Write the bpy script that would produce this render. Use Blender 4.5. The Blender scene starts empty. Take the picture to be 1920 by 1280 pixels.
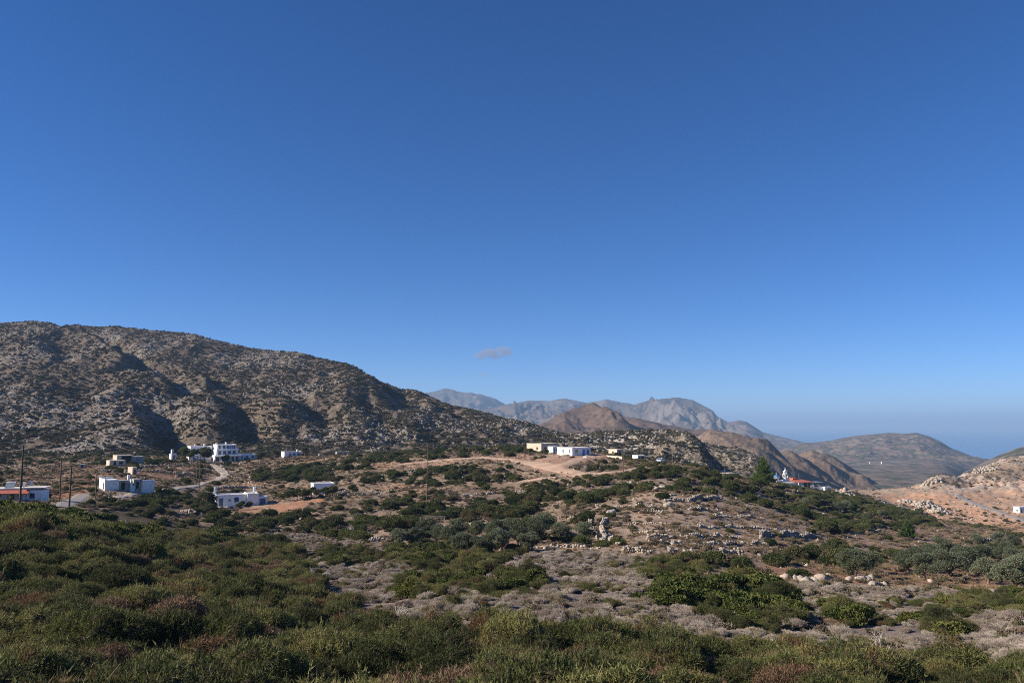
import bpy, bmesh, math, random
import numpy as np
from mathutils import Vector, Matrix

SC = bpy.context.scene
COL = SC.collection
R = math.radians

# ------------------------------------------------------------------ camera, sky, sun, exposure
F_PX = 1493.0                      # focal length in pixels of the 1920 px wide photograph
HORIZON = 800.0                    # row of the eye-level line
PITCH = math.atan((HORIZON - 640.0) / F_PX)
CP, SP = math.cos(PITCH), math.sin(PITCH)
cam_d = bpy.data.cameras.new('camera')
cam = bpy.data.objects.new('camera', cam_d)
COL.objects.link(cam)
cam.location = (0, 0, 0)
cam.rotation_euler = (R(90) + PITCH, 0, 0)
cam_d.sensor_width = 36.0
cam_d.lens = 36.0 * F_PX / 1920.0
cam_d.clip_start = 0.1
cam_d.clip_end = 200000
SC.camera = cam

SUN_EL = R(28.5)
SUN_AZ = R(-100.0)                  # from +Y (view direction), negative = left
sun_dir = Vector((math.sin(SUN_AZ) * math.cos(SUN_EL), math.cos(SUN_AZ) * math.cos(SUN_EL), math.sin(SUN_EL)))
world = bpy.data.worlds.new('World')
SC.world = world
world.use_nodes = True
world.cycles.sampling_method = 'NONE'      # the sky is smooth: found well enough by scattered rays
wn = world.node_tree
wn.nodes.clear()
w_out = wn.nodes.new('ShaderNodeOutputWorld')
w_bg = wn.nodes.new('ShaderNodeBackground')
w_sky = wn.nodes.new('ShaderNodeTexSky')
w_sky.sky_type = 'NISHITA'
w_sky.sun_disc = False
w_sky.sun_elevation = SUN_EL
w_sky.sun_rotation = SUN_AZ % (2 * math.pi)
w_sky.altitude = 140
w_sky.air_density = 0.6
w_sky.dust_density = 0.0
w_sky.ozone_density = 6.0
w_bg.inputs['Strength'].default_value = 0.080
w_hs = wn.nodes.new('ShaderNodeHueSaturation')
w_hs.inputs['Hue'].default_value = 0.506
w_hs.inputs['Saturation'].default_value = 1.18
wn.links.new(w_sky.outputs[0], w_hs.inputs['Color'])
wn.links.new(w_hs.outputs[0], w_bg.inputs[0])
wn.links.new(w_bg.outputs[0], w_out.inputs[0])

sun_d = bpy.data.lights.new('sun', 'SUN')
sun_d.energy = 5.0
sun_d.angle = R(0.5)
sun_d.color = (1.0, 0.88, 0.74)
sun_o = bpy.data.objects.new('sun', sun_d)
COL.objects.link(sun_o)
sun_o.location = (0, 0, 60)
sun_o.rotation_euler = sun_dir.to_track_quat('Z', 'Y').to_euler()

SC.view_settings.view_transform = 'Standard'
SC.view_settings.look = 'None'
SC.view_settings.exposure = 0.78
SC.view_settings.gamma = 1.0
SC.render.engine = 'CYCLES'
SC.cycles.use_denoising = False
SC.cycles.use_adaptive_sampling = False
SC.cycles.max_bounces = 5
SC.cycles.diffuse_bounces = 2
SC.cycles.transmission_bounces = 3
SC.cycles.transparent_max_bounces = 4
SC.cycles.volume_bounces = 0
SC.cycles.filter_width = 1.0
SC.cycles.caustics_reflective = False
SC.cycles.caustics_refractive = False

# ------------------------------------------------------------------ numeric helpers
rng = np.random.default_rng(7)
random.seed(7)
_perm = np.random.default_rng(3).permutation(512).astype(np.int32)
_perm = np.concatenate([_perm, _perm, _perm])
_ang = np.random.default_rng(4).random(512) * 2 * np.pi
_gx, _gy = np.cos(_ang), np.sin(_ang)

def pn(x, y):
    x = np.asarray(x, float); y = np.asarray(y, float)
    xi = np.floor(x).astype(np.int64); yi = np.floor(y).astype(np.int64)
    xf = x - xi; yf = y - yi
    xi &= 511; yi &= 511
    u = xf * xf * xf * (xf * (xf * 6 - 15) + 10); v = yf * yf * yf * (yf * (yf * 6 - 15) + 10)
    def g(ix, iy, fx, fy):
        h = _perm[_perm[ix & 511] + (iy & 511)]
        return _gx[h] * fx + _gy[h] * fy
    a = g(xi, yi, xf, yf); b = g(xi + 1, yi, xf - 1, yf)
    c = g(xi, yi + 1, xf, yf - 1); d = g(xi + 1, yi + 1, xf - 1, yf - 1)
    return ((a + (b - a) * u) + ((c + (d - c) * u) - (a + (b - a) * u)) * v) * 1.5

def fbm(x, y, o=4, gain=0.5):
    s = 0; a = 1.0; f = 1.0
    for k in range(o):
        s = s + a * pn(x * f + 17.3 * k, y * f - 9.1 * k); a *= gain; f *= 2.03
    return s

def ridged(x, y, o=4, gain=0.5):
    s = 0; a = 1.0; f = 1.0; t = 0
    for k in range(o):
        s = s + a * (1 - np.abs(pn(x * f + 31.7 * k, y * f + 5.3 * k)) * 2); t += a; a *= gain; f *= 2.1
    return s / t

def sstep(a, b, x):
    t = np.clip((x - a) / (b - a), 0, 1)
    return t * t * (3 - 2 * t)

def pchip(xk, yk, x):
    xk = np.asarray(xk, float); yk = np.asarray(yk, float); x = np.asarray(x, float)
    h = np.diff(xk); d = np.diff(yk) / h
    m = np.zeros_like(yk)
    m[0] = d[0]; m[-1] = d[-1]
    for i in range(1, len(yk) - 1):
        if d[i - 1] * d[i] > 0:
            w1 = 2 * h[i] + h[i - 1]; w2 = h[i] + 2 * h[i - 1]
            m[i] = (w1 + w2) / (w1 / d[i - 1] + w2 / d[i])
    xc = np.clip(x, xk[0], xk[-1])
    i = np.clip(np.searchsorted(xk, xc) - 1, 0, len(h) - 1)
    t = (xc - xk[i]) / h[i]
    h00 = 2 * t**3 - 3 * t**2 + 1; h10 = t**3 - 2 * t**2 + t; h01 = -2 * t**3 + 3 * t**2; h11 = t**3 - t**2
    return h00 * yk[i] + h10 * h[i] * m[i] + h01 * yk[i + 1] + h11 * h[i] * m[i + 1]

def TAN(y):                         # height per metre of forward distance seen at photo row y
    return np.tan(PITCH + np.arctan((640.0 - np.asarray(y, float)) / F_PX))

def col_of(X, Y):
    return 960.0 + F_PX * X / (np.maximum(Y, 0.5) * CP)

def x_of(c, Y):
    return (c - 960.0) / F_PX * Y * CP

def project(X, Y, Z):
    d = Y * CP + Z * SP
    d = np.where(d < 0.05, 0.05, d)
    return 960 + F_PX * X / d, 640 - F_PX * (Z * CP - Y * SP) / d

# ------------------------------------------------------------------ the near ground, from surveyed (distance, height) profiles
NEAR = {
 -900: [(0,-1.8),(4,-2.9),(10,-4.6),(30,-7.4),(60,-8.8),(120,-13),(170,-15),(230,-16),(300,-15),(420,-13),(520,-30),(760,-70)],
 0:    [(0,-1.8),(4,-2.9),(10,-4.6),(30,-7.4),(60,-8.8),(80,-9.7),(120,-13.6),(170,-15.4),(230,-16.3),(300,-16),(420,-14),(520,-30),(760,-70)],
 200:  [(0,-1.8),(4,-2.9),(10,-4.6),(30,-7.8),(55,-9.7),(90,-12.3),(140,-16.8),(200,-16.4),(260,-15.2),(300,-14.2),(340,-13.7),(420,-13.4),(520,-30),(760,-70)],
 440:  [(0,-1.8),(4,-2.9),(10,-4.7),(28,-8.2),(50,-11.2),(80,-14.2),(130,-18.6),(165,-20.5),(215,-21.2),(250,-20.4),(280,-19.3),(330,-17.6),(380,-16.6),(430,-15.6),(520,-30),(760,-70)],
 700:  [(0,-1.8),(4,-2.9),(10,-4.8),(28,-8.7),(45,-11.4),(80,-14.5),(115,-17.5),(145,-19.6),(180,-20.5),(225,-18.9),(270,-15.5),(310,-13.5),(350,-12.4),(400,-14),(460,-17),(560,-35),(760,-70)],
 960:  [(0,-1.8),(4,-2.9),(10,-4.8),(20,-7.2),(40,-10),(60,-12),(85,-14.3),(130,-17.6),(165,-19),(190,-19),(250,-13.8),(290,-11),(315,-9.6),(345,-9.6),(420,-14),(500,-22),(600,-45),(760,-75)],
 1080: [(0,-1.8),(4,-2.9),(10,-4.8),(20,-7.3),(40,-10.2),(60,-12.2),(85,-14.5),(125,-17),(150,-17.4),(200,-15),(240,-12.3),(270,-10.2),(285,-9.7),(310,-9.2),(340,-10),(420,-16),(500,-25),(600,-48),(760,-75)],
 1250: [(0,-1.8),(4,-2.9),(10,-4.9),(20,-7.5),(40,-10.5),(65,-12.9),(95,-15.3),(120,-16),(160,-15.5),(195,-14.2),(225,-12.3),(250,-11.6),(290,-14),(350,-21),(420,-27),(520,-40),(760,-80)],
 1400: [(0,-1.8),(4,-2.9),(10,-4.9),(20,-7.6),(40,-11),(70,-14.1),(100,-17),(130,-17.8),(170,-17.9),(215,-17.8),(250,-17.5),(290,-19),(350,-22.7),(400,-27),(480,-36),(560,-50),(760,-85)],
 1500: [(0,-1.8),(4,-2.9),(10,-4.9),(20,-7.6),(40,-11.3),(75,-14.8),(110,-18.4),(150,-20),(210,-21.9),(260,-22.4),(300,-23.7),(380,-29.5),(450,-32.8),(520,-40),(600,-55),(760,-90)],
 1600: [(0,-1.8),(4,-2.9),(10,-4.9),(20,-7.6),(40,-11.4),(75,-15.2),(110,-19.4),(155,-22.5),(215,-25.5),(265,-27),(305,-28),(380,-34),(450,-37),(500,-39.5),(540,-42),(620,-56),(760,-90)],
 1700: [(0,-1.8),(4,-2.9),(10,-4.9),(20,-7.6),(40,-11.5),(75,-15.5),(110,-20),(160,-24.5),(220,-29.3),(280,-32),(310,-33.2),(370,-42),(430,-45),(480,-43.5),(520,-38.5),(550,-40),(620,-56),(760,-90)],
 1760: [(0,-1.8),(4,-2.9),(10,-4.9),(20,-7.6),(40,-11.5),(75,-15.7),(110,-20.2),(150,-24.6),(210,-29.5),(275,-34),(315,-36.5),(370,-44),(430,-47),(475,-44),(520,-37.5),(552,-33.5),(600,-42),(660,-60),(760,-90)],
 1810: [(0,-1.8),(4,-2.9),(10,-4.9),(20,-7.6),(40,-11.6),(75,-15.9),(110,-20.4),(145,-24.6),(205,-30),(272,-35),(318,-38.5),(370,-45),(425,-48),(470,-44.5),(520,-40),(570,-36),(620,-34),(660,-40),(760,-80)],
 1900: [(0,-1.8),(4,-2.9),(10,-4.9),(20,-7.6),(40,-11.7),(75,-16),(110,-20.5),(140,-24.5),(200,-30.2),(270,-36),(320,-40),(370,-47),(425,-48),(480,-44.5),(540,-38.8),(620,-25),(660,-25),(760,-50)],
 2400: [(0,-1.8),(4,-2.9),(10,-4.9),(20,-7.6),(40,-11.7),(75,-16),(110,-20.5),(140,-25),(200,-31),(270,-38),(320,-42),(370,-48),(425,-49),(480,-44),(540,-33),(620,-12),(660,-8),(760,-20)],
}
_ncols = np.array(sorted(NEAR))
_ly = np.linspace(math.log(0.5), math.log(760), 520)
_tab = np.array([pchip(np.log(np.array([max(0.5, p[0]) for p in NEAR[k]])), [p[1] for p in NEAR[k]], _ly) for k in _ncols])
_cd = np.arange(-900, 2401, 20.0)
_dense = np.array([pchip(_ncols, _tab[:, j], _cd) for j in range(len(_ly))])     # [ly, c]

def near_smooth(X, Y):
    c = np.clip(col_of(X, Y), -900, 2399.9); l = np.clip(np.log(np.maximum(Y, 0.5)), _ly[0], _ly[-1] - 1e-6)
    ci = (c + 900) / 20.0; li = (l - _ly[0]) / (_ly[1] - _ly[0])
    i = np.floor(ci).astype(int); j = np.floor(li).astype(int)
    i = np.clip(i, 0, len(_cd) - 2); j = np.clip(j, 0, len(_ly) - 2)
    u = ci - i; v = li - j
    return (_dense[j, i] * (1 - u) + _dense[j, i + 1] * u) * (1 - v) + (_dense[j + 1, i] * (1 - u) + _dense[j + 1, i + 1] * u) * v

def near_h(X, Y):
    X = np.asarray(X, float); Y = np.asarray(Y, float)
    z = near_smooth(X, Y)
    c = col_of(X, Y)
    amp = 0.25 + 0.55 * sstep(60, 160, Y)
    z = z + amp * fbm(X / 38 + 3, Y / 38, 3) + 0.16 * fbm(X / 5.0, Y / 5.0 + 7, 3)
    rock = sstep(475, 535, Y) * sstep(1640, 1720, c)
    z = z + rock * (6.0 * (ridged(X / 48, Y / 40, 5, 0.62) - 0.64) + 1.2 * (ridged(X / 9, Y / 9, 3, 0.6) - 0.5))
    z = z + 0.9 * sstep(420, 450, Y) * sstep(1600, 1680, c) * (ridged(X / 16, Y / 16, 3, 0.6) - 0.55)
    rk2 = sstep(0.28, 0.5, fbm(X / 30 + 11, Y / 30 + 4, 3)) * sstep(150, 200, Y)
    z = z + rk2 * 0.5 * (ridged(X / 6, Y / 6, 3) - 0.4)
    return z

# ------------------------------------------------------------------ hills and mountains, each a height field with a surveyed skyline
class Hill:
    def __init__(s, sky, crest, foot, footz, prof=1.0, back=0.4, noise=None, spurs=(), cf=0.75, terr=None):
        s.cf = cf; s.terr = terr
        s.sky, s.crest, s.foot, s.footz, s.prof, s.back, s.noise = sky, crest, foot, footz, prof, back, noise
        s.spurs = []
        for pts, A, wL, wR, gul in spurs:
            P = []
            for (px, py) in pts:
                P.append(s.solve(px, py))
            s.spurs.append((np.array(P), A, wL, wR, gul))
    def it(s, tab, c):
        return np.interp(c, [p[0] for p in tab], [p[1] for p in tab])
    def itp(s, tab, c):
        return pchip([p[0] for p in tab], [p[1] for p in tab], c)
    def base(s, X, Y):
        c = col_of(X, Y)
        Yc = s.itp(s.crest, c); Yf = s.itp(s.foot, c); zf = s.itp(s.footz, c)
        zc = Yc * TAN(s.it(s.sky, c))
        t = (Y - Yf) / (Yc - Yf)
        tc = np.clip(t, 0, 1)
        p = s.prof
        front = zf + (zc - zf) * ((1 - 0.35) * tc ** p + 0.35 * tc)
        z = np.where(t <= 0, zf + (Y - Yf) * 0.25, np.where(t >= 1, zc - (Y - Yc) * s.back * np.clip((Y - Yc) / (0.06 * Yc), 0.15, 1), front))
        return z, t
    def solve(s, px, py):
        c = px
        Yf = float(s.itp(s.foot, c)); Yc = float(s.itp(s.crest, c))
        Ys = np.linspace(Yf, Yc, 400)
        Xs = x_of(c, Ys)
        z, t = s.base(Xs, Ys)
        k = int(np.argmin(np.abs(z / Ys - TAN(py))))
        return (Xs[k], Ys[k])
    def h(s, X, Y):
        X = np.asarray(X, float); Y = np.asarray(Y, float)
        z, t = s.base(X, Y)
        fade = np.clip(t * 6, 0, 1) * (1 - s.cf * sstep(0.75, 1.0, t))
        for P, A, wL, wR, gul in s.spurs:
            best = np.full(X.shape, 1e9); side = np.zeros(X.shape); par = np.zeros(X.shape)
            n = len(P) - 1
            for i in range(n):
                a = P[i]; b = P[i + 1]; ab = b - a; L2 = ab @ ab
                u = np.clip(((X - a[0]) * ab[0] + (Y - a[1]) * ab[1]) / L2, 0, 1)
                qx = a[0] + u * ab[0]; qy = a[1] + u * ab[1]
                d = np.hypot(X - qx, Y - qy)
                m = d < best
                best = np.where(m, d, best)
                cr = (ab[0] * (Y - a[1]) - ab[1] * (X - a[0]))        # left of direction positive
                side = np.where(m, np.sign(cr), side)
                par = np.where(m, (i + u) / n, par)
            right = side > 0                                         # points run downhill towards the viewer
            w = np.where(right, wR, wL)
            tap = sstep(0, 0.18, par) * (1 - sstep(0.8, 1.0, par)) * 0.85 + 0.15
            g = A * np.exp(-(best / w) ** 2)
            if gul:
                g = g - np.where(right, gul * np.exp(-((best - 1.9 * wR) / (1.2 * wR)) ** 2), 0)
            z = z + g * tap
        if s.noise is not None:
            z = z + s.noise(X, Y, t) * fade
        if s.terr:
            u = z / 3.4 + 0.25 * fbm(X / 40, Y / 60, 2); fr = u - np.floor(u)
            z = z + s.terr(X, Y, t) * 1.0 * (sstep(0.0, 0.75, 1 - fr) - 0.5) * fade
        return z

def hill_noise1(X, Y, t):
    g = ridged(X / 75 + 0.25 * Y / 90, Y / 300, 4, 0.5) - 0.6
    rocky = rock_mask1(X, Y)
    return 8 * g + (0.8 + 1.3 * rocky) * (ridged(X / 22, Y / 30, 4, 0.62) - 0.55) + 0.9 * fbm(X / 5, Y / 7, 2)

def rock_mask1(X, Y):
    return sstep(0.05, 0.42, fbm(X / 95 + 5.2, Y / 130 + 1.7, 4, 0.55) + 0.12)

LEFT = Hill(
    sky=[(-900,700),(-500,650),(-200,612),(-60,605),(0,604),(60,602),(85,604),(105,611),(200,611),(300,620),(360,626),(385,634),(430,645),(470,653),(560,661),(620,675),(655,684),(668,689),(682,699),(720,715),(752,726),(778,727),(800,737),(850,759),(900,770),(960,785),(1000,793),(1040,806),(1100,822),(1250,860)],
    crest=[(-900,900),(-300,980),(0,1000),(200,1000),(400,960),(560,900),(680,820),(800,770),(1000,690),(1250,640)],
    foot=[(-900,330),(0,370),(200,390),(440,420),(700,430),(960,450),(1250,480)],
    footz=[(-900,-16),(0,-15.6),(200,-14.4),(440,-16.6),(700,-16),(960,-17),(1250,-26)],
    prof=1.25, back=0.5, noise=hill_noise1, terr=lambda X, Y, t: (1 - sstep(0.3, 0.5, t)) * (0.4 + 0.6 * sstep(300, 600, col_of(X, Y))),
    spurs=[
     ([(120,630),(140,640),(165,653),(200,675),(235,705)], 16.0, 80, 14, 11.2),
     ([(270,705),(290,725),(302,742),(312,760)], 10.5, 45, 11, 6.4),
     ([(238,765),(248,785),(262,810),(268,850)], 9.0, 40, 9, 9.6),
     ([(345,690),(368,708),(388,732)], 7.5, 36, 9, 3.2),
     ([(385,755),(400,780),(408,805),(415,835)], 9.0, 40, 10, 6.4),
     ([(525,755),(540,775),(548,795)], 7.5, 40, 10, 3.2),
     ([(676,712),(690,722),(700,742),(706,770)], 9.0, 65, 16, 6.4),
     ([(745,730),(790,752),(830,775)], 7.5, 40, 12, 4.8),
     ([(30,650),(45,665),(70,690)], 6.0, 50, 16, 3.2),
    ])

def hill_noise2(X, Y, t):
    return 5 * (ridged(X / 60, Y / 80, 4, 0.55) - 0.6) + 3.0 * (ridged(X / 16, Y / 20, 4, 0.62) - 0.55)

ROCKY = Hill(
    sky=[(900,850),(980,822),(1020,816),(1060,815),(1100,812),(1180,806),(1240,805),(1285,810),(1300,816),(1312,828),(1328,848),(1345,866),(1375,885),(1420,905),(1480,930)],
    crest=[(900,600),(1100,600),(1240,590),(1300,560),(1480,480)],
    foot=[(900,440),(1100,430),(1300,400),(1480,400)], footz=[(900,-20),(1100,-22),(1250,-27),(1350,-30),(1480,-36)],
    prof=1.1, back=0.6, noise=hill_noise2,
    spurs=[([(1300,828),(1306,840),(1312,858),(1318,880)], 5, 45, 10, 7)])

def hill_noise2b(X, Y, t):
    return 7 * (ridged(X / 90 + Y / 200, Y / 120, 4, 0.55) - 0.6) + 3 * (ridged(X / 20, Y / 26, 3, 0.6) - 0.55)

SPUR = Hill(
    sky=[(1180,860),(1260,832),(1300,830),(1340,842),(1380,848),(1405,854),(1430,868),(1455,886),(1480,902),(1510,918),(1560,935)],
    crest=[(1180,760),(1400,800),(1560,700)], foot=[(1180,600),(1400,600),(1560,560)], footz=[(1180,-45),(1400,-52),(1560,-56)],
    prof=1.0, back=0.6, noise=hill_noise2b,
    spurs=[([(1398,853),(1412,872),(1425,892),(1432,905)], 10, 60, 18, 6)])

def hill_noise3(X, Y, t):
    return 34 * (ridged(X / 240 + Y / 700, Y / 620, 5, 0.55) - 0.62) + 8 * (ridged(X / 60, Y / 80, 3, 0.5) - 0.55)

BROWN = Hill(
    sky=[(940,815),(1000,800),(1025,790),(1060,778),(1095,770),(1112,767),(1125,769),(1145,771),(1160,773),(1175,779),(1200,784),(1240,793),(1300,803),(1340,806),(1400,820),(1430,833),(1470,860),(1540,905),(1600,930)],
    crest=[(940,2100),(1200,2100),(1600,1700)], foot=[(940,1300),(1200,1250),(1600,1200)], footz=[(940,-80),(1200,-92),(1600,-104)],
    prof=1.0, back=0.5, noise=hill_noise3,
    spurs=[([(1112,768),(1128,778),(1142,790)], 26, 90, 26, 18), ([(1050,785),(1054,800),(1062,815)], 18, 90, 30, 16), ([(1160,788),(1164,800),(1168,812)], 20, 120, 32, 8)])

def mkspur(sky, Yc, spurs, n=1.0):
    c0, c1 = sky[0][0], sky[-1][0]
    return Hill(sky=sky, crest=[(c0, Yc), (c1, Yc * 0.9)], foot=[(c0, Yc * 0.78), (c1, Yc * 0.72)], footz=[(c0, -100), (c1, -106)],
                prof=1.0, back=0.5, noise=lambda X, Y, t: n * (14 * (ridged(X / 95 + Y / 160, Y / 220, 5, 0.58) - 0.6) + 3.5 * (ridged(X / 22, Y / 40, 3) - .5)), spurs=spurs)

SP1 = mkspur([(1250,850),(1330,806),(1370,811),(1420,824),(1440,836),(1455,850),(1480,866),(1505,884),(1540,908),(1580,930)], 1300,
             [([(1425,828),(1450,852),(1478,880),(1500,905)], 15, 110, 22, 10)])
SP2 = mkspur([(1400,880),(1440,858),(1466,850),(1490,852),(1512,858),(1535,872),(1580,900),(1615,922),(1650,940)], 1500,
             [([(1468,852),(1490,868),(1520,890),(1540,905)], 14, 90, 24, 12)])
SP3 = mkspur([(1460,890),(1500,866),(1522,853),(1545,849),(1560,853),(1590,871),(1630,900),(1662,920),(1700,940)], 1700,
             [([(1538,850),(1565,872),(1600,898),(1625,915)], 16, 120, 22, 10), ([(1500,866),(1530,885),(1560,905)], 12, 80, 20, 8)])

def mnoise(X, Y, t):
    calm = 1 - 0.8 * sstep(1330, 1420, col_of(X, Y))
    return calm * (240 * (ridged(X / 800 + Y / 2600, Y / 1700, 5, 0.55) - 0.66) + 75 * (ridged(X / 190, Y / 360, 4, 0.62) - 0.58))

FARM = Hill(
    sky=[(700,800),(900,768),(945,758),(990,750),(1030,750),(1060,746),(1100,752),(1140,748),(1165,753),(1190,757),(1220,748),(1270,743),(1300,748),(1325,760),(1338,768),(1345,778),(1365,789),(1385,786),(1400,790),(1430,810),(1470,820),(1510,829),(1560,838),(1640,870)],
    crest=[(700,6600),(1270,6400),(1400,5600),(1640,4800)], foot=[(700,4200),(1640,3600)], footz=[(700,-112),(1640,-116)],
    prof=1.15, back=0.5, noise=mnoise, cf=0.92)
FARP = Hill(
    sky=[(500,760),(700,745),(770,745),(800,735),(830,725),(845,726),(870,733),(905,738),(930,744),(948,757),(980,772),(1100,800)],
    crest=[(500,8600),(1100,8200)], foot=[(500,6500),(1100,6300)], footz=[(500,-100),(1100,-100)],
    prof=1.1, back=0.4, noise=lambda X, Y, t: 0.8 * mnoise(X + 900, Y, t))
HEAD = Hill(
    sky=[(1380,865),(1450,846),(1510,829),(1560,825),(1610,815),(1640,812),(1665,811),(1690,813),(1718,811),(1740,816),(1762,826),(1780,838),(1815,853),(1845,863),(1900,880)],
    crest=[(1380,4000),(1900,3600)], foot=[(1380,2900),(1640,2600),(1900,2900)], footz=[(1380,-110),(1700,-112),(1900,-125)],
    prof=1.5, back=0.5, noise=lambda X, Y, t: 26 * (ridged(X / 260, Y / 420, 4, 0.5) - 0.62) + 7 * (ridged(X / 60, Y / 90, 3, 0.6) - 0.55))
RIGHT = Hill(
    sky=[(1800,885),(1840,866),(1870,852),(1900,841),(1920,835),(1980,815),(2100,790),(2400,760)],
    crest=[(1800,1500),(2400,1500)], foot=[(1800,900),(2400,900)], footz=[(1800,-85),(2400,-60)],
    prof=1.0, back=0.5, noise=lambda X, Y, t: 10 * (ridged(X / 120, Y / 200, 4, 0.55) - 0.6))

HILLS = [LEFT, ROCKY, SPUR, BROWN, SP1, SP2, SP3, FARM, FARP, HEAD, RIGHT]

# ------------------------------------------------------------------ pixel -> ground
def hit_near(px, py, ymin=4.0, ymax=720.0):
    """where the sight line through photo pixel meets the near ground"""
    px = np.atleast_1d(np.asarray(px, float)); py = np.atleast_1d(np.asarray(py, float))
    Ys = np.exp(np.linspace(math.log(ymin), math.log(ymax), 1200))
    out = np.zeros((len(px), 3))
    T = TAN(py)
    for i in range(len(px)):
        Z = Ys * T[i]
        X = (px[i] - 960) / F_PX * (Ys * CP + Z * SP)
        g = near_h(X, Ys)
        below = np.nonzero(Z <= g)[0]
        k = below[0] if len(below) else len(Ys) - 1
        out[i] = (X[k], Ys[k], g[k])
    return out

def P(px, py):
    return Vector(hit_near(px, py)[0])

def at(px, Y, H=near_h):
    X = x_of(px, Y)
    z = float(H(np.array([X]), np.array([Y]))[0])
    X = (px - 960) / F_PX * (Y * CP + z * SP)
    return Vector((X, Y, float(H(np.array([X]), np.array([Y]))[0])))

def inpoly(px, py, poly):
    r = np.zeros(np.shape(px), bool); n = len(poly)
    for i in range(n):
        x0, y0 = poly[i]; x1, y1 = poly[(i + 1) % n]
        if y0 == y1: continue
        c = ((y0 > py) != (y1 > py)) & (px < (x1 - x0) * (py - y0) / (y1 - y0) + x0)
        r ^= c
    return r

# ------------------------------------------------------------------ materials
MATS = {}
def nodes_of(name):
    m = bpy.data.materials.new(name); m.use_nodes = True
    nt = m.node_tree; nt.nodes.clear()
    out = nt.nodes.new('ShaderNodeOutputMaterial')
    MATS[name] = m
    return m, nt, out

def N(nt, t, **kw):
    n = nt.nodes.new(t)
    for k, v in kw.items():
        if k in n.inputs.keys() if hasattr(n.inputs, 'keys') else False: n.inputs[k].default_value = v
        else: setattr(n, k, v)
    return n

def noise_node(nt, scale, detail=4, rough=0.55, coord=None, dist=0.0):
    n = nt.nodes.new('ShaderNodeTexNoise')
    n.inputs['Scale'].default_value = scale; n.inputs['Detail'].default_value = detail
    n.inputs['Roughness'].default_value = rough; n.inputs['Distortion'].default_value = dist
    if coord is not None: nt.links.new(coord, n.inputs['Vector'])
    return n

def ramp(nt, fac, stops):
    r = nt.nodes.new('ShaderNodeValToRGB')
    e = r.color_ramp.elements
    while len(e) > 1: e.remove(e[-1])
    e[0].position = stops[0][0]; e[0].color = (*stops[0][1], 1) if len(stops[0][1]) == 3 else stops[0][1]
    for p, c in stops[1:]:
        q = e.new(p); q.color = (*c, 1)
    nt.links.new(fac, r.inputs[0])
    return r

def mixc(nt, fac, a, b, mode='MIX'):
    m = nt.nodes.new('ShaderNodeMix'); m.data_type = 'RGBA'; m.blend_type = mode
    def put(sock, v):
        if hasattr(v, 'is_output') or isinstance(v, bpy.types.NodeSocket): nt.links.new(v, sock)
        elif isinstance(v, (int, float)): sock.default_value = v
        else: sock.default_value = (*v, 1) if len(v) == 3 else v
    put(m.inputs['Factor'], fac); put(m.inputs['A'], a); put(m.inputs['B'], b)
    return m.outputs['Result']

def principled(nt, out, color, rough=0.85, spec=0.2, bump=None):
    b = nt.nodes.new('ShaderNodeBsdfPrincipled')
    if isinstance(color, bpy.types.NodeSocket): nt.links.new(color, b.inputs['Base Color'])
    else: b.inputs['Base Color'].default_value = (*color, 1)
    if isinstance(rough, bpy.types.NodeSocket): nt.links.new(rough, b.inputs['Roughness'])
    else: b.inputs['Roughness'].default_value = rough
    b.inputs['Specular IOR Level'].default_value = spec
    if bump is not None:
        bn = nt.nodes.new('ShaderNodeBump'); bn.inputs['Strength'].default_value = bump[1]; bn.inputs['Distance'].default_value = bump[2]
        nt.links.new(bump[0], bn.inputs['Height']); nt.links.new(bn.outputs[0], b.inputs['Normal'])
    nt.links.new(b.outputs[0], out.inputs['Surface'])
    return b

def pos(nt):
    g = nt.nodes.new('ShaderNodeNewGeometry')
    return g.outputs['Position']

def simple_mat(name, color, var=0.15, scale=1.5, rough=0.85, spec=0.2, bump=0.2, bdist=0.02, dirt=None):
    m, nt, out = nodes_of(name)
    tc = nt.nodes.new('ShaderNodeTexCoord').outputs['Object']
    n = noise_node(nt, scale, 5, 0.6, tc)
    lo = tuple(c * (1 - var) for c in color); hi = tuple(min(1, c * (1 + var)) for c in color)
    c = ramp(nt, n.outputs['Fac'], [(0.3, lo), (0.7, hi)]).outputs[0]
    if dirt:
        n2 = noise_node(nt, scale * 0.5, 5, 0.7, tc, 1.0)
        r2 = ramp(nt, n2.outputs['Fac'], [(0.5, (0, 0, 0)), (0.72, (1, 1, 1))])
        c = mixc(nt, r2.outputs[0], c, dirt)
    n3 = noise_node(nt, scale * 8, 4, 0.6, tc)
    principled(nt, out, c, rough, spec, (n3.outputs['Fac'], bump, bdist))
    return m

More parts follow.
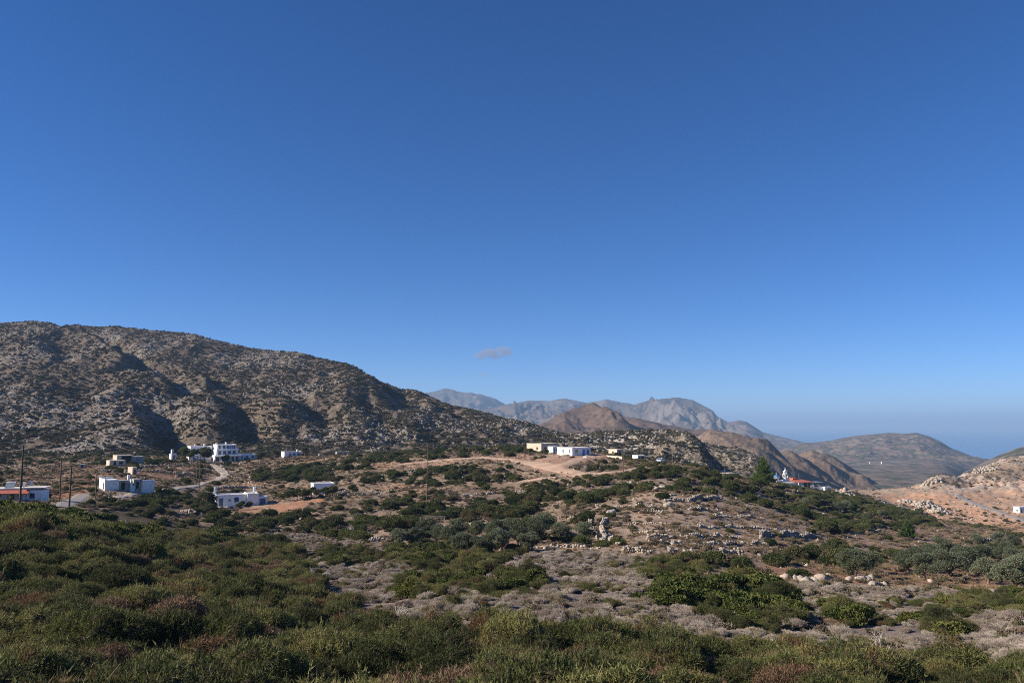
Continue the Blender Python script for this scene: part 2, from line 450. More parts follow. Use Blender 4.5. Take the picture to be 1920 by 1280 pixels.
def leaf_mat(name, stops, posscale=0.25, trans=0.25, alt=None, altpos=(0.55, 0.68), rnd=0.4, spec=0.2):
    """foliage: colour drifts with place and from plant to plant; alt = colour of dry patches"""
    m, nt, out = nodes_of(name)
    p = pos(nt)
    oi = nt.nodes.new('ShaderNodeObjectInfo')
    n = noise_node(nt, posscale, 3, 0.6, p)
    n2 = noise_node(nt, max(6.0, posscale * 45), 2, 0.6, p)
    add = nt.nodes.new('ShaderNodeMath'); add.operation = 'MULTIPLY_ADD'; add.inputs[1].default_value = rnd; 
    nt.links.new(oi.outputs['Random'], add.inputs[0]); nt.links.new(n.outputs['Fac'], add.inputs[2])
    add2 = nt.nodes.new('ShaderNodeMath'); add2.operation = 'MULTIPLY_ADD'; add2.inputs[1].default_value = 0.55
    nt.links.new(n2.outputs['Fac'], add2.inputs[0]); nt.links.new(add.outputs[0], add2.inputs[2])
    sub = nt.nodes.new('ShaderNodeMath'); sub.operation = 'SUBTRACT'; sub.inputs[1].default_value = rnd * 0.5 + 0.275
    nt.links.new(add2.outputs[0], sub.inputs[0])
    c = ramp(nt, sub.outputs[0], stops).outputs[0]
    if alt:
        n4 = noise_node(nt, posscale * 1.3, 4, 0.65, p, 0.6)
        mp = nt.nodes.new('ShaderNodeMath'); mp.operation = 'MULTIPLY_ADD'; mp.inputs[1].default_value = 0.16
        nt.links.new(oi.outputs['Random'], mp.inputs[0]); nt.links.new(n4.outputs['Fac'], mp.inputs[2])
        r4 = ramp(nt, mp.outputs[0], [(altpos[0], (0, 0, 0)), (altpos[1], (1, 1, 1))])
        c = mixc(nt, r4.outputs[0], c, alt)
    b = principled(nt, out, c, 0.7, spec)
    if trans > 0:
        t = nt.nodes.new('ShaderNodeBsdfTranslucent'); nt.links.new(c, t.inputs[0])
        mx = nt.nodes.new('ShaderNodeMixShader'); mx.inputs[0].default_value = trans
        nt.links.new(b.outputs[0], mx.inputs[1]); nt.links.new(t.outputs[0], mx.inputs[2])
        nt.links.new(mx.outputs[0], out.inputs['Surface'])
    return m

def ground_mat():
    m, nt, out = nodes_of('ground_soil')
    at_ = nt.nodes.new('ShaderNodeAttribute'); at_.attribute_name = 'paint'
    p = pos(nt)
    n1 = noise_node(nt, 0.35, 6, 0.65, p); n2 = noise_node(nt, 3.0, 5, 0.7, p); n3 = noise_node(nt, 0.06, 4, 0.6, p)
    c = mixc(nt, 1.0, at_.outputs['Color'], ramp(nt, n1.outputs['Fac'], [(0.3, (0.62, 0.62, 0.62)), (0.7, (1.25, 1.22, 1.18))]).outputs[0], 'MULTIPLY')
    c = mixc(nt, 1.0, c, ramp(nt, n2.outputs['Fac'], [(0.3, (0.7, 0.7, 0.7)), (0.72, (1.25, 1.25, 1.25))]).outputs[0], 'MULTIPLY')
    c = mixc(nt, 1.0, c, ramp(nt, n3.outputs['Fac'], [(0.35, (0.85, 0.88, 0.92)), (0.65, (1.1, 1.0, 0.95))]).outputs[0], 'MULTIPLY')
    # pebbles and exposed limestone
    v = nt.nodes.new('ShaderNodeTexVoronoi'); v.inputs['Scale'].default_value = 1.6; nt.links.new(p, v.inputs['Vector'])
    rv = ramp(nt, v.outputs['Distance'], [(0.0, (1, 1, 1)), (0.16, (1, 1, 1)), (0.24, (0, 0, 0))])
    n4 = noise_node(nt, 0.12, 4, 0.6, p)
    rm = ramp(nt, n4.outputs['Fac'], [(0.5, (0, 0, 0)), (0.62, (1, 1, 1))])
    f = mixc(nt, 1.0, rv.outputs[0], rm.outputs[0], 'MULTIPLY')
    c = mixc(nt, f, c, (0.42, 0.38, 0.33))
    principled(nt, out, c, 0.95, 0.1, (n2.outputs['Fac'], 0.8, 0.25))
    return m

def hill_mat(name, soil, dark, rock, s1, s2, s3, rockpos=(0.54, 0.62), darkpos=(0.48, 0.6), bump=(0.9, 2.0), attr=True, detail=(0.75, 1.25)):
    m, nt, out = nodes_of(name)
    p = pos(nt)
    n1 = noise_node(nt, s1, 6, 0.68, p); n2 = noise_node(nt, s2, 5, 0.68, p); n3 = noise_node(nt, s3, 5, 0.7, p)
    c = ramp(nt, n1.outputs['Fac'], [(0.35, tuple(x * 0.8 for x in soil)), (0.65, tuple(x * 1.2 for x in soil))]).outputs[0]
    rd = ramp(nt, n2.outputs['Fac'], [(darkpos[0], (0, 0, 0)), (darkpos[1], (1, 1, 1))])
    c = mixc(nt, rd.outputs[0], c, dark)
    fac = n3.outputs['Fac']
    if attr:
        a = nt.nodes.new('ShaderNodeAttribute'); a.attribute_name = 'rock'
        ad = nt.nodes.new('ShaderNodeMath'); ad.operation = 'MULTIPLY_ADD'; ad.inputs[1].default_value = 0.22
        nt.links.new(a.outputs['Fac'], ad.inputs[0]); nt.links.new(fac, ad.inputs[2])
        sb = nt.nodes.new('ShaderNodeMath'); sb.operation = 'SUBTRACT'; sb.inputs[1].default_value = 0.11
        nt.links.new(ad.outputs[0], sb.inputs[0]); fac = sb.outputs[0]
    rr = ramp(nt, fac, [(rockpos[0], (0, 0, 0)), (rockpos[1], (1, 1, 1))])
    c = mixc(nt, rr.outputs[0], c, rock)
    n5 = noise_node(nt, s3 * 3.1, 4, 0.7, p)
    c = mixc(nt, 1.0, c, ramp(nt, n5.outputs['Fac'], [(0.3, (detail[0],) * 3), (0.7, (detail[1],) * 3)]).outputs[0], 'MULTIPLY')
    principled(nt, out, c, 0.95, 0.1, (n3.outputs['Fac'], bump[0], bump[1]))
    return m

ground_mat()
hill_mat('left_hill_scrub', (0.155, 0.122, 0.092), (0.078, 0.068, 0.050), (0.235, 0.21, 0.183), 0.02, 0.22, 0.14, (0.56, 0.66), (0.47, 0.6), (1.0, 2.5))
hill_mat('rocky_hill_scrub', (0.22, 0.18, 0.13), (0.07, 0.068, 0.045), (0.38, 0.35, 0.31), 0.03, 0.2, 0.16, (0.5, 0.6), (0.5, 0.6), (1.0, 2.5))
hill_mat('brown_hill_scrub', (0.125, 0.086, 0.065), (0.07, 0.053, 0.041), (0.18, 0.145, 0.115), 0.006, 0.06, 0.05, (0.62, 0.72), (0.5, 0.62), (0.6, 4))
hill_mat('spur_hill_scrub', (0.16, 0.118, 0.088), (0.09, 0.07, 0.05), (0.27, 0.21, 0.16), 0.008, 0.09, 0.07, (0.58, 0.7), (0.5, 0.62), (0.7, 4))
hill_mat('far_mountain_rock', (0.105, 0.082, 0.066), (0.04, 0.045, 0.034), (0.16, 0.14, 0.122), 0.0016, 0.010, 0.009, (0.5, 0.62), (0.5, 0.6), (0.9, 16))
hill_mat('headland_scrub', (0.17, 0.13, 0.10), (0.06, 0.065, 0.047), (0.28, 0.225, 0.18), 0.003, 0.018, 0.03, (0.6, 0.68), (0.47, 0.56), (0.6, 5))

# ------------------------------------------------------------------ mesh helpers
def link(name, me, mats=(), parent=None, loc=None, rotz=0.0):
    o = bpy.data.objects.new(name, me)
    COL.objects.link(o)
    if me is not None and not me.materials:
        for mt in mats: me.materials.append(MATS[mt] if isinstance(mt, str) else mt)
    if parent is not None: o.parent = parent
    if loc is not None: o.location = loc
    if rotz: o.rotation_euler = (0, 0, rotz)
    return o

def tag(o, label=None, cat=None, group=None, kind=None):
    if label: o['label'] = label
    if cat: o['category'] = cat
    if group: o['group'] = group
    if kind: o['kind'] = kind
    return o

def np_mesh(name, V, Fq, smooth=False, matidx=None):
    V = np.asarray(V, np.float32); Fq = np.asarray(Fq, np.int32)
    k = Fq.shape[1]
    me = bpy.data.meshes.new(name)
    me.vertices.add(len(V)); me.vertices.foreach_set('co', V.ravel())
    me.loops.add(Fq.size); me.loops.foreach_set('vertex_index', Fq.ravel())
    me.polygons.add(len(Fq)); me.polygons.foreach_set('loop_start', np.arange(0, Fq.size, k, dtype=np.int32))
    if smooth: me.polygons.foreach_set('use_smooth', np.ones(len(Fq), bool))
    if matidx is not None: me.polygons.foreach_set('material_index', np.asarray(matidx, np.int32))
    me.update(calc_edges=True)
    return me

def grid_mesh(name, X, Y, Z, smooth=True):
    n, m = X.shape
    V = np.stack([X, Y, Z], -1).reshape(-1, 3)
    i = np.arange(n - 1)[:, None] * m + np.arange(m - 1)[None, :]
    Fq = np.stack([i, i + 1, i + m + 1, i + m], -1).reshape(-1, 4)
    return np_mesh(name, V, Fq, smooth)

def set_attr(me, name, data, typ='FLOAT_COLOR'):
    if typ == 'FLOAT_COLOR':
        a = me.color_attributes.new(name, 'FLOAT_COLOR', 'POINT')
        d = np.ones((len(data), 4), np.float32); d[:, :3] = data
        a.data.foreach_set('color', d.ravel())
    else:
        a = me.attributes.new(name, 'FLOAT', 'POINT')
        a.data.foreach_set('value', np.asarray(data, np.float32))

# ------------------------------------------------------------------ ground cover map of the near ground (photo outlines, bent by noise)
BARE = {
 'plough':  ([(436,962),(448,952),(500,944),(606,933),(600,941),(560,952),(480,963)], (0.36, 0.215, 0.135)),
 'terrace_left': ([(168,902),(176,890),(250,884),(330,874),(366,878),(368,888),(320,897),(210,904)], (0.34, 0.22, 0.15)),
 'upper_left': ([(255,880),(262,873),(352,868),(372,873),(360,882)], (0.32, 0.22, 0.15)),
 'clearing': ([(985,868),(1020,858),(1048,848),(1118,849),(1140,856),(1100,864),(1062,876),(1110,890),(1060,893),(1000,880)], (0.40, 0.27, 0.195)),
 'track_band': ([(800,867),(890,856),(990,853),(1000,866),(930,862),(870,864),(820,873),(760,876),(700,880),(690,872),(740,866)], (0.37, 0.25, 0.18)),
 'dryfield': ([(688,1006),(702,997),(780,986),(850,985),(870,990),(780,1000),(740,1006)], (0.42, 0.30, 0.215)),
 'strip_mid': ([(850,984),(960,976),(1040,970),(1120,966),(1110,976),(1000,981),(920,988)], (0.33, 0.25, 0.18)),
 'terraces': ([(1150,985),(1170,935),(1250,918),(1330,928),(1420,945),(1530,985),(1560,1005),(1540,1028),(1400,1030),(1230,1026),(1160,1016)], (0.34, 0.27, 0.205)),
 'strip_b': ([(398,912),(430,902),(500,903),(560,913),(700,912),(812,905),(800,922),(590,926),(430,915)], (0.36, 0.255, 0.175)),
 'brown_slope': ([(1560,1004),(1660,990),(1800,984),(1905,1002),(1840,1016),(1790,1042),(1700,1034),(1620,1022)], (0.30, 0.22, 0.165)),
 'olive_ground': ([(1400,1060),(1560,1062),(1660,1070),(1700,1040),(1800,1046),(1925,1056),(1925,1100),(1720,1108),(1600,1092),(1440,1080)], (0.33, 0.20, 0.14)),
 'olive_mid': ([(880,1030),(960,1012),(1090,1022),(1120,1032),(990,1040),(900,1046)], (0.35, 0.24, 0.18)),
 'hotel_slope': ([(440,868),(560,854),(640,852),(600,866),(520,874),(460,880)], (0.31, 0.215, 0.145)),
 'left_low': ([(0,905),(60,880),(170,868),(190,880),(160,905),(120,925),(60,912)], (0.23, 0.165, 0.11)),
 'red_bank': ([(85,925),(130,905),(170,908),(160,925),(110,940)], (0.36, 0.20, 0.11)),
 'orange_r1': ([(1600,925),(1700,918),(1790,918),(1840,940),(1925,975),(1925,1000),(1850,985),(1760,975),(1700,950)], (0.56, 0.36, 0.23)),
 'orange_r2': ([(1790,915),(1925,900),(1925,968),(1850,950)], (0.50, 0.35, 0.24)),
 'beige_flat': ([(1560,915),(1690,912),(1780,912),(1780,922),(1650,928),(1600,930)], (0.45, 0.35, 0.25)),
 'pale_r': ([(1800,905),(1925,896),(1925,908),(1840,912)], (0.48, 0.37, 0.27)),
 'house_yard': ([(395,945),(510,940),(510,952),(420,958)], (0.38, 0.28, 0.2)),
}
FG_LINE = [(-900,955),(0,955),(120,960),(250,962),(380,985),(470,1008),(545,1030),(565,1085),(640,1150),(740,1195),(880,1205),(1000,1200),(1100,1215),(1250,1232),(1400,1245),(1560,1255),(1700,1252),(1800,1260),(1920,1270),(2600,1290)]
GREY = [(440,1006),(490,1000),(560,1003),(640,1012),(720,1024),(760,1046),(880,1052),(1000,1034),(1130,1036),(1240,1052),(1330,1066),(1420,1092),(1560,1096),(1700,1104),(1925,1112),(2500,1140),(2500,1330),(1920,1280),(1650,1265),(1400,1255),(1250,1242),(1000,1212),(740,1206),(640,1160),(560,1095),(540,1035),(470,1012)]
DENSE = [
 [(380,985),(470,985),(560,990),(690,1000),(700,1016),(600,1008),(480,1004),(400,1000)],
 [(500,995),(520,965),(610,945),(760,935),(900,925),(1000,898),(1060,925),(1100,965),(960,975),(840,974),(690,988),(560,1002)],
 [(1190,905),(1196,872),(1240,864),(1330,884),(1450,925),(1560,925),(1650,942),(1800,975),(1925,992),(1925,1004),(1780,988),(1660,990),(1560,990),(1480,965),(1400,948),(1330,928),(1240,920)],
 [(1460,962),(1560,985),(1690,995),(1670,1035),(1590,1060),(1420,1060),(1380,1042),(1560,1030),(1540,1000)],
 [(430,884),(560,868),(680,856),(830,842),(985,838),(960,852),(800,862),(700,868),(620,886),(640,905),(780,908),(930,905),(1000,885),(900,868),(800,876),(700,886),(560,902),(480,900)],
 [(1000,905),(1090,890),(1190,885),(1190,915),(1120,935),(1050,930)],
 [(180,925),(300,915),(400,925),(400,945),(300,950),(200,945)],
 [(380,950),(440,960),(560,960),(520,990),(420,985)],
 [(980,1036),(1130,1030),(1220,1042),(1140,1052),(1000,1050)],
 [(1210,1040),(1420,1020),(1500,1030),(1430,1060),(1250,1050)],
]
GREENBLOB = [  # bright-green bush patches standing among the grey scrub
 [(730,1108),(750,1078),(820,1062),(900,1058),(1000,1072),(1040,1096),(1010,1112),(900,1106),(800,1112)],
 [(720,1042),(740,1022),(860,1020),(1000,1036),(960,1050),(800,1060)],
 [(1180,1128),(1240,1098),(1330,1092),(1430,1085),(1490,1110),(1500,1150),(1440,1178),(1380,1172),(1330,1140),(1240,1140)],
 [(1190,1062),(1240,1050),(1350,1058),(1350,1080),(1250,1082)],
 [(1500,1140),(1560,1128),(1640,1150),(1670,1168),(1600,1172)],
 [(1690,1160),(1760,1140),(1800,1165),(1790,1185),(1720,1175)],
 [(1750,1130),(1840,1105),(1925,1110),(1925,1150),(1820,1150)],
 [(590,1035),(640,1020),(720,1030),(700,1050),(620,1055)],
]
def jitter(px, py, X, Y):
    return px + 14 * fbm(X / 9, Y / 9, 3), py + 5 * fbm(X / 9 + 40, Y / 9 + 9, 3)

def build_near():
    c = np.concatenate([np.linspace(-900, -40, 44), np.arange(-30, 1951, 3.6), np.linspace(1965, 2400, 30)])
    Yv = np.exp(np.linspace(math.log(0.8), math.log(750), 640))
    C, Yg = np.meshgrid(c, Yv)
    X = x_of(C, Yg)
    Z = near_h(X, Yg)
    me = grid_mesh('ground', X, Yg, Z)
    x, y, z = X.ravel(), Yg.ravel(), Z.ravel()
    px, py = project(x, y, z)
    jx, jy = jitter(px, py, x, y)
    n = fbm(x / 25, y / 25 + 3, 3)[:, None]
    colr = np.array([0.265, 0.212, 0.16]) * (1 + 0.25 * n)
    colr = np.where((inpoly(jx, jy, GREY))[:, None], np.array([0.23, 0.20, 0.175]) * (1 + 0.2 * n), colr)
    fg = jy > np.interp(jx, [p[0] for p in FG_LINE], [p[1] for p in FG_LINE])
    colr = np.where(fg[:, None], np.array([0.10, 0.085, 0.055]) * (1 + 0.3 * n), colr)
    for k, (poly, cc) in BARE.items():
        colr = np.where(inpoly(jx, jy, poly)[:, None], np.array(cc) * (1 + 0.15 * n), colr)
    rock = (sstep(0.58, 0.70, ridged(x / 48, y / 40, 5, 0.62) + 0.12 * fbm(x / 12, y / 12, 3)) * sstep(480, 530, y) * (col_of(x, y) > 1640))[:, None]
    colr = colr * (1 - rock) + np.array([0.54, 0.47, 0.38]) * rock
    set_attr(me, 'paint', colr)
    o = link('ground', me, ['ground_soil'])
    tag(o, kind='structure')
    # ground under and behind the viewer
    th = np.linspace(0, 2 * np.pi, 25)
    rr = np.array([0.0, 3, 8, 20, 45])
    RR, TH = np.meshgrid(rr, th)
    Xb, Yb = RR * np.cos(TH), RR * np.sin(TH)
    Zb = -1.95 + 0.12 * fbm(Xb / 5, Yb / 5, 3) - 0.1 * np.clip(Yb, -3, 100) - 0.30 * np.clip(Yb - 1, 0, 100) + 0.06 * np.clip(-Yb, 0, 50)
    me = grid_mesh('ground_viewpoint', Xb, Yb, Zb)
    set_attr(me, 'paint', np.tile([0.12, 0.1, 0.07], (Xb.size, 1)))
    tag(link('ground_viewpoint', me, ['ground_soil']), kind='structure')
build_near()

def build_hill(name, hill, mat, c0, c1, dc, Y0, Y1, nY, rockf=None):
    c = np.arange(c0, c1 + 0.1, dc)
    t = np.linspace(0, 1, nY)
    C, T = np.meshgrid(c, t)
    Yf = hill.itp(hill.foot, C); Yc = hill.itp(hill.crest, C)
    Yg = Yf * Y0 + (Yc * Y1 - Yf * Y0) * T
    X = x_of(C, Yg)
    Z = hill.h(X, Yg)
    me = grid_mesh(name, X, Yg, Z, smooth=True)
    set_attr(me, 'rock', rockf(X.ravel(), Yg.ravel()) if rockf is not None else np.full(X.size, 0.5), 'FLOAT')
    o = link(name, me, [mat])
    tag(o, kind='structure')
    return o

build_hill('hillside', LEFT, 'left_hill_scrub', -880, 1240, 3.2, 0.96, 1.2, 330, rock_mask1)
build_hill('rocky_hill', ROCKY, 'rocky_hill_scrub', 902, 1478, 2.4, 0.97, 1.2, 120, lambda X, Y: sstep(-0.2, 0.3, fbm(X / 60, Y / 60, 3)))
build_hill('rocky_spur_hill', SPUR, 'rocky_hill_scrub', 1182, 1558, 2.4, 0.97, 1.2, 90, lambda X, Y: 0.2 + 0 * X)
build_hill('brown_hill', BROWN, 'brown_hill_scrub', 942, 1598, 2.2, 0.97, 1.15, 160)
build_hill('valley_spur_hill', SP1, 'spur_hill_scrub', 1252, 1578, 2.2, 0.97, 1.15, 90)
build_hill('valley_spur_hill_middle', SP2, 'spur_hill_scrub', 1402, 1648, 2.2, 0.97, 1.15, 90)
build_hill('valley_spur_hill_farther', SP3, 'spur_hill_scrub', 1462, 1698, 2.2, 0.97, 1.15, 90)
build_hill('far_mountains', FARM, 'far_mountain_rock', 702, 1638, 2.4, 0.97, 1.15, 190, lambda X, Y: sstep(0.0, 0.3, fbm(X / 900, Y / 900, 3)))
build_hill('farthest_mountain', FARP, 'far_mountain_rock', 502, 1098, 3, 0.97, 1.15, 120, lambda X, Y: 0.4 + 0 * X)
build_hill('headland', HEAD, 'headland_scrub', 1382, 1898, 2.4, 0.97, 1.12, 150)
build_hill('right_slope', RIGHT, 'headland_scrub', 1802, 2398, 4, 0.97, 1.15, 80)

def build_base():
    # valley floor and coastal plain between the hills, then the sea
    c = np.linspace(-1200, 1860, 160); Yv = np.exp(np.linspace(math.log(520), math.log(9500), 130))
    C, Yg = np.meshgrid(c, Yv)
    X = x_of(C, Yg)
    Z = -108 - 10 * sstep(1500, 3500, Yg) + 5 * fbm(X / 300, Yg / 300, 4) - 60 * sstep(1760, 1850, C + 20 * fbm(X / 200, Yg / 200, 3)) - 60 * sstep(3900, 4600, Yg) * sstep(1400, 1460, C)
    me = grid_mesh('valley_floor', X, Yg, Z)
    set_attr(me, 'rock', np.full(X.size, 0.4), 'FLOAT')
    tag(link('valley_floor', me, ['headland_scrub']), kind='structure')
    m, nt, out = nodes_of('sea_water')
    n = noise_node(nt, 0.02, 4, 0.6, pos(nt))
    principled(nt, out, (0.03, 0.085, 0.16), 0.18, 0.5, (n.outputs['Fac'], 0.25, 2))
    S = 60000.0
    me = np_mesh('sea', [(-S, -S, -140), (S, -S, -140), (S, S, -140), (-S, S, -140)], [(0, 1, 2, 3)])
    tag(link('sea', me, ['sea_water']), kind='structure')
    # hazy air
    m, nt, out = nodes_of('haze_air')
    v = nt.nodes.new('ShaderNodeVolumePrincipled')
    v.inputs['Color'].default_value = (0.43, 0.67, 1.0, 1)
    v.inputs['Density'].default_value = 8.5e-5
    v.inputs['Anisotropy'].default_value = 0.0
    nt.links.new(v.outputs[0], out.inputs['Volume'])
    bm = bmesh.new(); bmesh.ops.create_cube(bm, size=1.0)
    me = bpy.data.meshes.new('haze')
    bm.to_mesh(me); bm.free()
    o = link('haze', me, ['haze_air'])
    o.scale = (130000, 130000, 620); o.location = (0, 0, -142 + 310)
    tag(o, 'thin bluish haze in the air over the valley and sea', 'haze', kind='stuff')
build_base()

# ------------------------------------------------------------------ object materials
simple_mat('whitewash', (0.80, 0.79, 0.76), 0.05, 0.8, 0.8, 0.2, 0.25, 0.02, dirt=(0.62, 0.60, 0.56))
simple_mat('whitewash_clean', (0.83, 0.83, 0.82), 0.04, 0.8, 0.75, 0.2, 0.2, 0.02)
simple_mat('cream_plaster', (0.57, 0.485, 0.38), 0.08, 0.6, 0.85, 0.15, 0.3, 0.03, dirt=(0.50, 0.41, 0.30))
simple_mat('bare_concrete', (0.40, 0.36, 0.31), 0.15, 0.7, 0.9, 0.15, 0.4, 0.03, dirt=(0.26, 0.24, 0.21))
simple_mat('roof_slab', (0.62, 0.60, 0.56), 0.12, 0.8, 0.9, 0.1, 0.3, 0.02)
simple_mat('red_tiles', (0.42, 0.13, 0.085), 0.2, 3.0, 0.8, 0.2, 0.5, 0.04)
simple_mat('blue_paint', (0.06, 0.17, 0.42), 0.1, 2.0, 0.5, 0.4, 0.1, 0.01)
simple_mat('shutter_slate', (0.085, 0.13, 0.19), 0.15, 3.0, 0.6, 0.3, 0.2, 0.01)
simple_mat('brown_wood', (0.16, 0.095, 0.055), 0.25, 3.0, 0.8, 0.2, 0.4, 0.01)
simple_mat('pole_wood', (0.13, 0.098, 0.072), 0.25, 1.2, 0.9, 0.1, 0.5, 0.02)
simple_mat('grey_wood', (0.30, 0.27, 0.235), 0.2, 4.0, 0.9, 0.1, 0.5, 0.01)
simple_mat('metal_grey', (0.38, 0.39, 0.40), 0.1, 3.0, 0.45, 0.5, 0.1, 0.005)
simple_mat('dark_metal', (0.05, 0.05, 0.05), 0.1, 3.0, 0.6, 0.3, 0.1, 0.005)
simple_mat('limestone', (0.37, 0.325, 0.27), 0.25, 0.9, 0.95, 0.1, 0.8, 0.08, dirt=(0.26, 0.23, 0.20))
simple_mat('pink_limestone', (0.42, 0.34, 0.27), 0.22, 0.9, 0.95, 0.1, 0.8, 0.08, dirt=(0.32, 0.25, 0.20))
simple_mat('grey_rock', (0.33, 0.305, 0.275), 0.28, 0.7, 0.95, 0.1, 0.9, 0.1, dirt=(0.16, 0.15, 0.13))
simple_mat('crag_rock', (0.40, 0.35, 0.29), 0.3, 0.5, 0.95, 0.1, 0.9, 0.15, dirt=(0.20, 0.18, 0.15))
simple_mat('hill_rock', (0.245, 0.22, 0.19), 0.28, 0.7, 0.95, 0.1, 0.9, 0.1, dirt=(0.17, 0.15, 0.125))
simple_mat('asphalt', (0.27, 0.25, 0.235), 0.12, 0.4, 0.9, 0.15, 0.3, 0.01, dirt=(0.27, 0.23, 0.19))
simple_mat('concrete_lane', (0.40, 0.34, 0.28), 0.12, 0.4, 0.9, 0.15, 0.3, 0.01, dirt=(0.30, 0.24, 0.18))
simple_mat('dirt_track', (0.43, 0.31, 0.225), 0.15, 0.3, 0.95, 0.1, 0.6, 0.06, dirt=(0.34, 0.23, 0.16))
simple_mat('bark', (0.17, 0.135, 0.10), 0.25, 6.0, 0.9, 0.1, 0.8, 0.02)
simple_mat('dead_wood', (0.42, 0.385, 0.35), 0.2, 6.0, 0.9, 0.1, 0.5, 0.01)
simple_mat('rubber', (0.02, 0.02, 0.02), 0.1, 3.0, 0.8, 0.2, 0.1, 0.01)
def glass_mat(name, col, rough=0.12):
    m, nt, out = nodes_of(name)
    n = noise_node(nt, 1.2, 3, 0.5, nt.nodes.new('ShaderNodeTexCoord').outputs['Object'])
    c = ramp(nt, n.outputs['Fac'], [(0.3, tuple(x * 0.7 for x in col)), (0.7, tuple(x * 1.2 for x in col))]).outputs[0]
    principled(nt, out, c, rough, 0.6)
glass_mat('window_glass', (0.03, 0.04, 0.055))
glass_mat('opening_shade', (0.018, 0.016, 0.014), 0.9)  # shaded inside of open doorways and rooms, put into a dark colour
glass_mat('solar_glass', (0.22, 0.27, 0.30), 0.15)
glass_mat('car_glass', (0.05, 0.09, 0.16), 0.08)
glass_mat('white_paint', (0.80, 0.80, 0.80), 0.3)

# ------------------------------------------------------------------ box builder
def box_data(x0, x1, y0, y1, z0, z1):
    V = [(x0,y0,z0),(x1,y0,z0),(x1,y1,z0),(x0,y1,z0),(x0,y0,z1),(x1,y0,z1),(x1,y1,z1),(x0,y1,z1)]
    Fq = [(0,3,2,1),(4,5,6,7),(0,1,5,4),(1,2,6,5),(2,3,7,6),(3,0,4,7)]
    return V, Fq

class MB:
    def __init__(s): s.V = []; s.F = []
    def add(s, V, Fs):
        k = len(s.V); s.V += [tuple(v) for v in V]; s.F += [tuple(i + k for i in f) for f in Fs]; return s
    def box(s, *a): return s.add(*box_data(*a))
    def tube(s, a, b, ra, rb=None, n=8):
        rb = ra if rb is None else rb
        a = Vector(a); b = Vector(b); d = (b - a).normalized()
        u = d.cross(Vector((0, 0, 1)) if abs(d.z) < 0.9 else Vector((1, 0, 0))).normalized(); v = d.cross(u)
        V = []
        for c, r in ((a, ra), (b, rb)):
            for k in range(n):
                t = 2 * math.pi * k / n
                V.append(c + u * (r * math.cos(t)) + v * (r * math.sin(t)))
        Fs = [(k, (k + 1) % n, n + (k + 1) % n, n + k) for k in range(n)] + [tuple(range(n - 1, -1, -1)), tuple(range(n, 2 * n))]
        return s.add(V, Fs)
    def lathe(s, prof, cx=0, cy=0, n=20):
        V = []
        for r, z in prof:
            for k in range(n):
                t = 2 * math.pi * k / n
                V.append((cx + r * math.cos(t), cy + r * math.sin(t), z))
        Fs = []
        for i in range(len(prof) - 1):
            for k in range(n):
                Fs.append((i * n + k, i * n + (k + 1) % n, (i + 1) * n + (k + 1) % n, (i + 1) * n + k))
        Fs += [tuple(range(n - 1, -1, -1)), tuple(range((len(prof) - 1) * n, len(prof) * n))]
        return s.add(V, Fs)
    def build(s, name, mat, parent=None, bevel=0.0, smooth=False):
        me = bpy.data.meshes.new(name); me.from_pydata(s.V, [], s.F); me.update()
        if smooth:
            for p in me.polygons: p.use_smooth = True
        o = link(name, me, [mat], parent)
        if bevel:
            b = o.modifiers.new('bevel', 'BEVEL'); b.width = bevel; b.segments = 2
        return o

def thing(name, loc, rotz, label, cat, group=None):
    o = bpy.data.objects.new(name, None); COL.objects.link(o)
    o.location = loc; o.rotation_euler = (0, 0, rotz); o.empty_display_size = 0.5
    return tag(o, label, cat, group)

def wall_block(par, x0, x1, y0, y1, z0, z1, mat='whitewash', parapet=0.28, name='wall', roof='roof_slab'):
    w = MB().box(x0, x1, y0, y1, z0, z1).build(name, mat, par, 0.04)
    if parapet:
        t = 0.22; e = 0.03
        m = MB()
        m.box(x0 - e, x1 + e, y0 - e, y0 + t, z1 + 0.002, z1 + parapet).box(x0 - e, x1 + e, y1 - t, y1 + e, z1 + 0.002, z1 + parapet)
        m.box(x0 - e, x0 + t, y0 + t + .002, y1 - t - .002, z1 + 0.002, z1 + parapet).box(x1 - t, x1 + e, y0 + t + .002, y1 - t - .002, z1 + 0.002, z1 + parapet)
        m.build('parapet', mat, par, 0.03)
        MB().box(x0 + t + .004, x1 - t - .004, y0 + t + .004, y1 - t - .004, z1 + 0.004, z1 + 0.07).build('roof', roof, par)
    return w

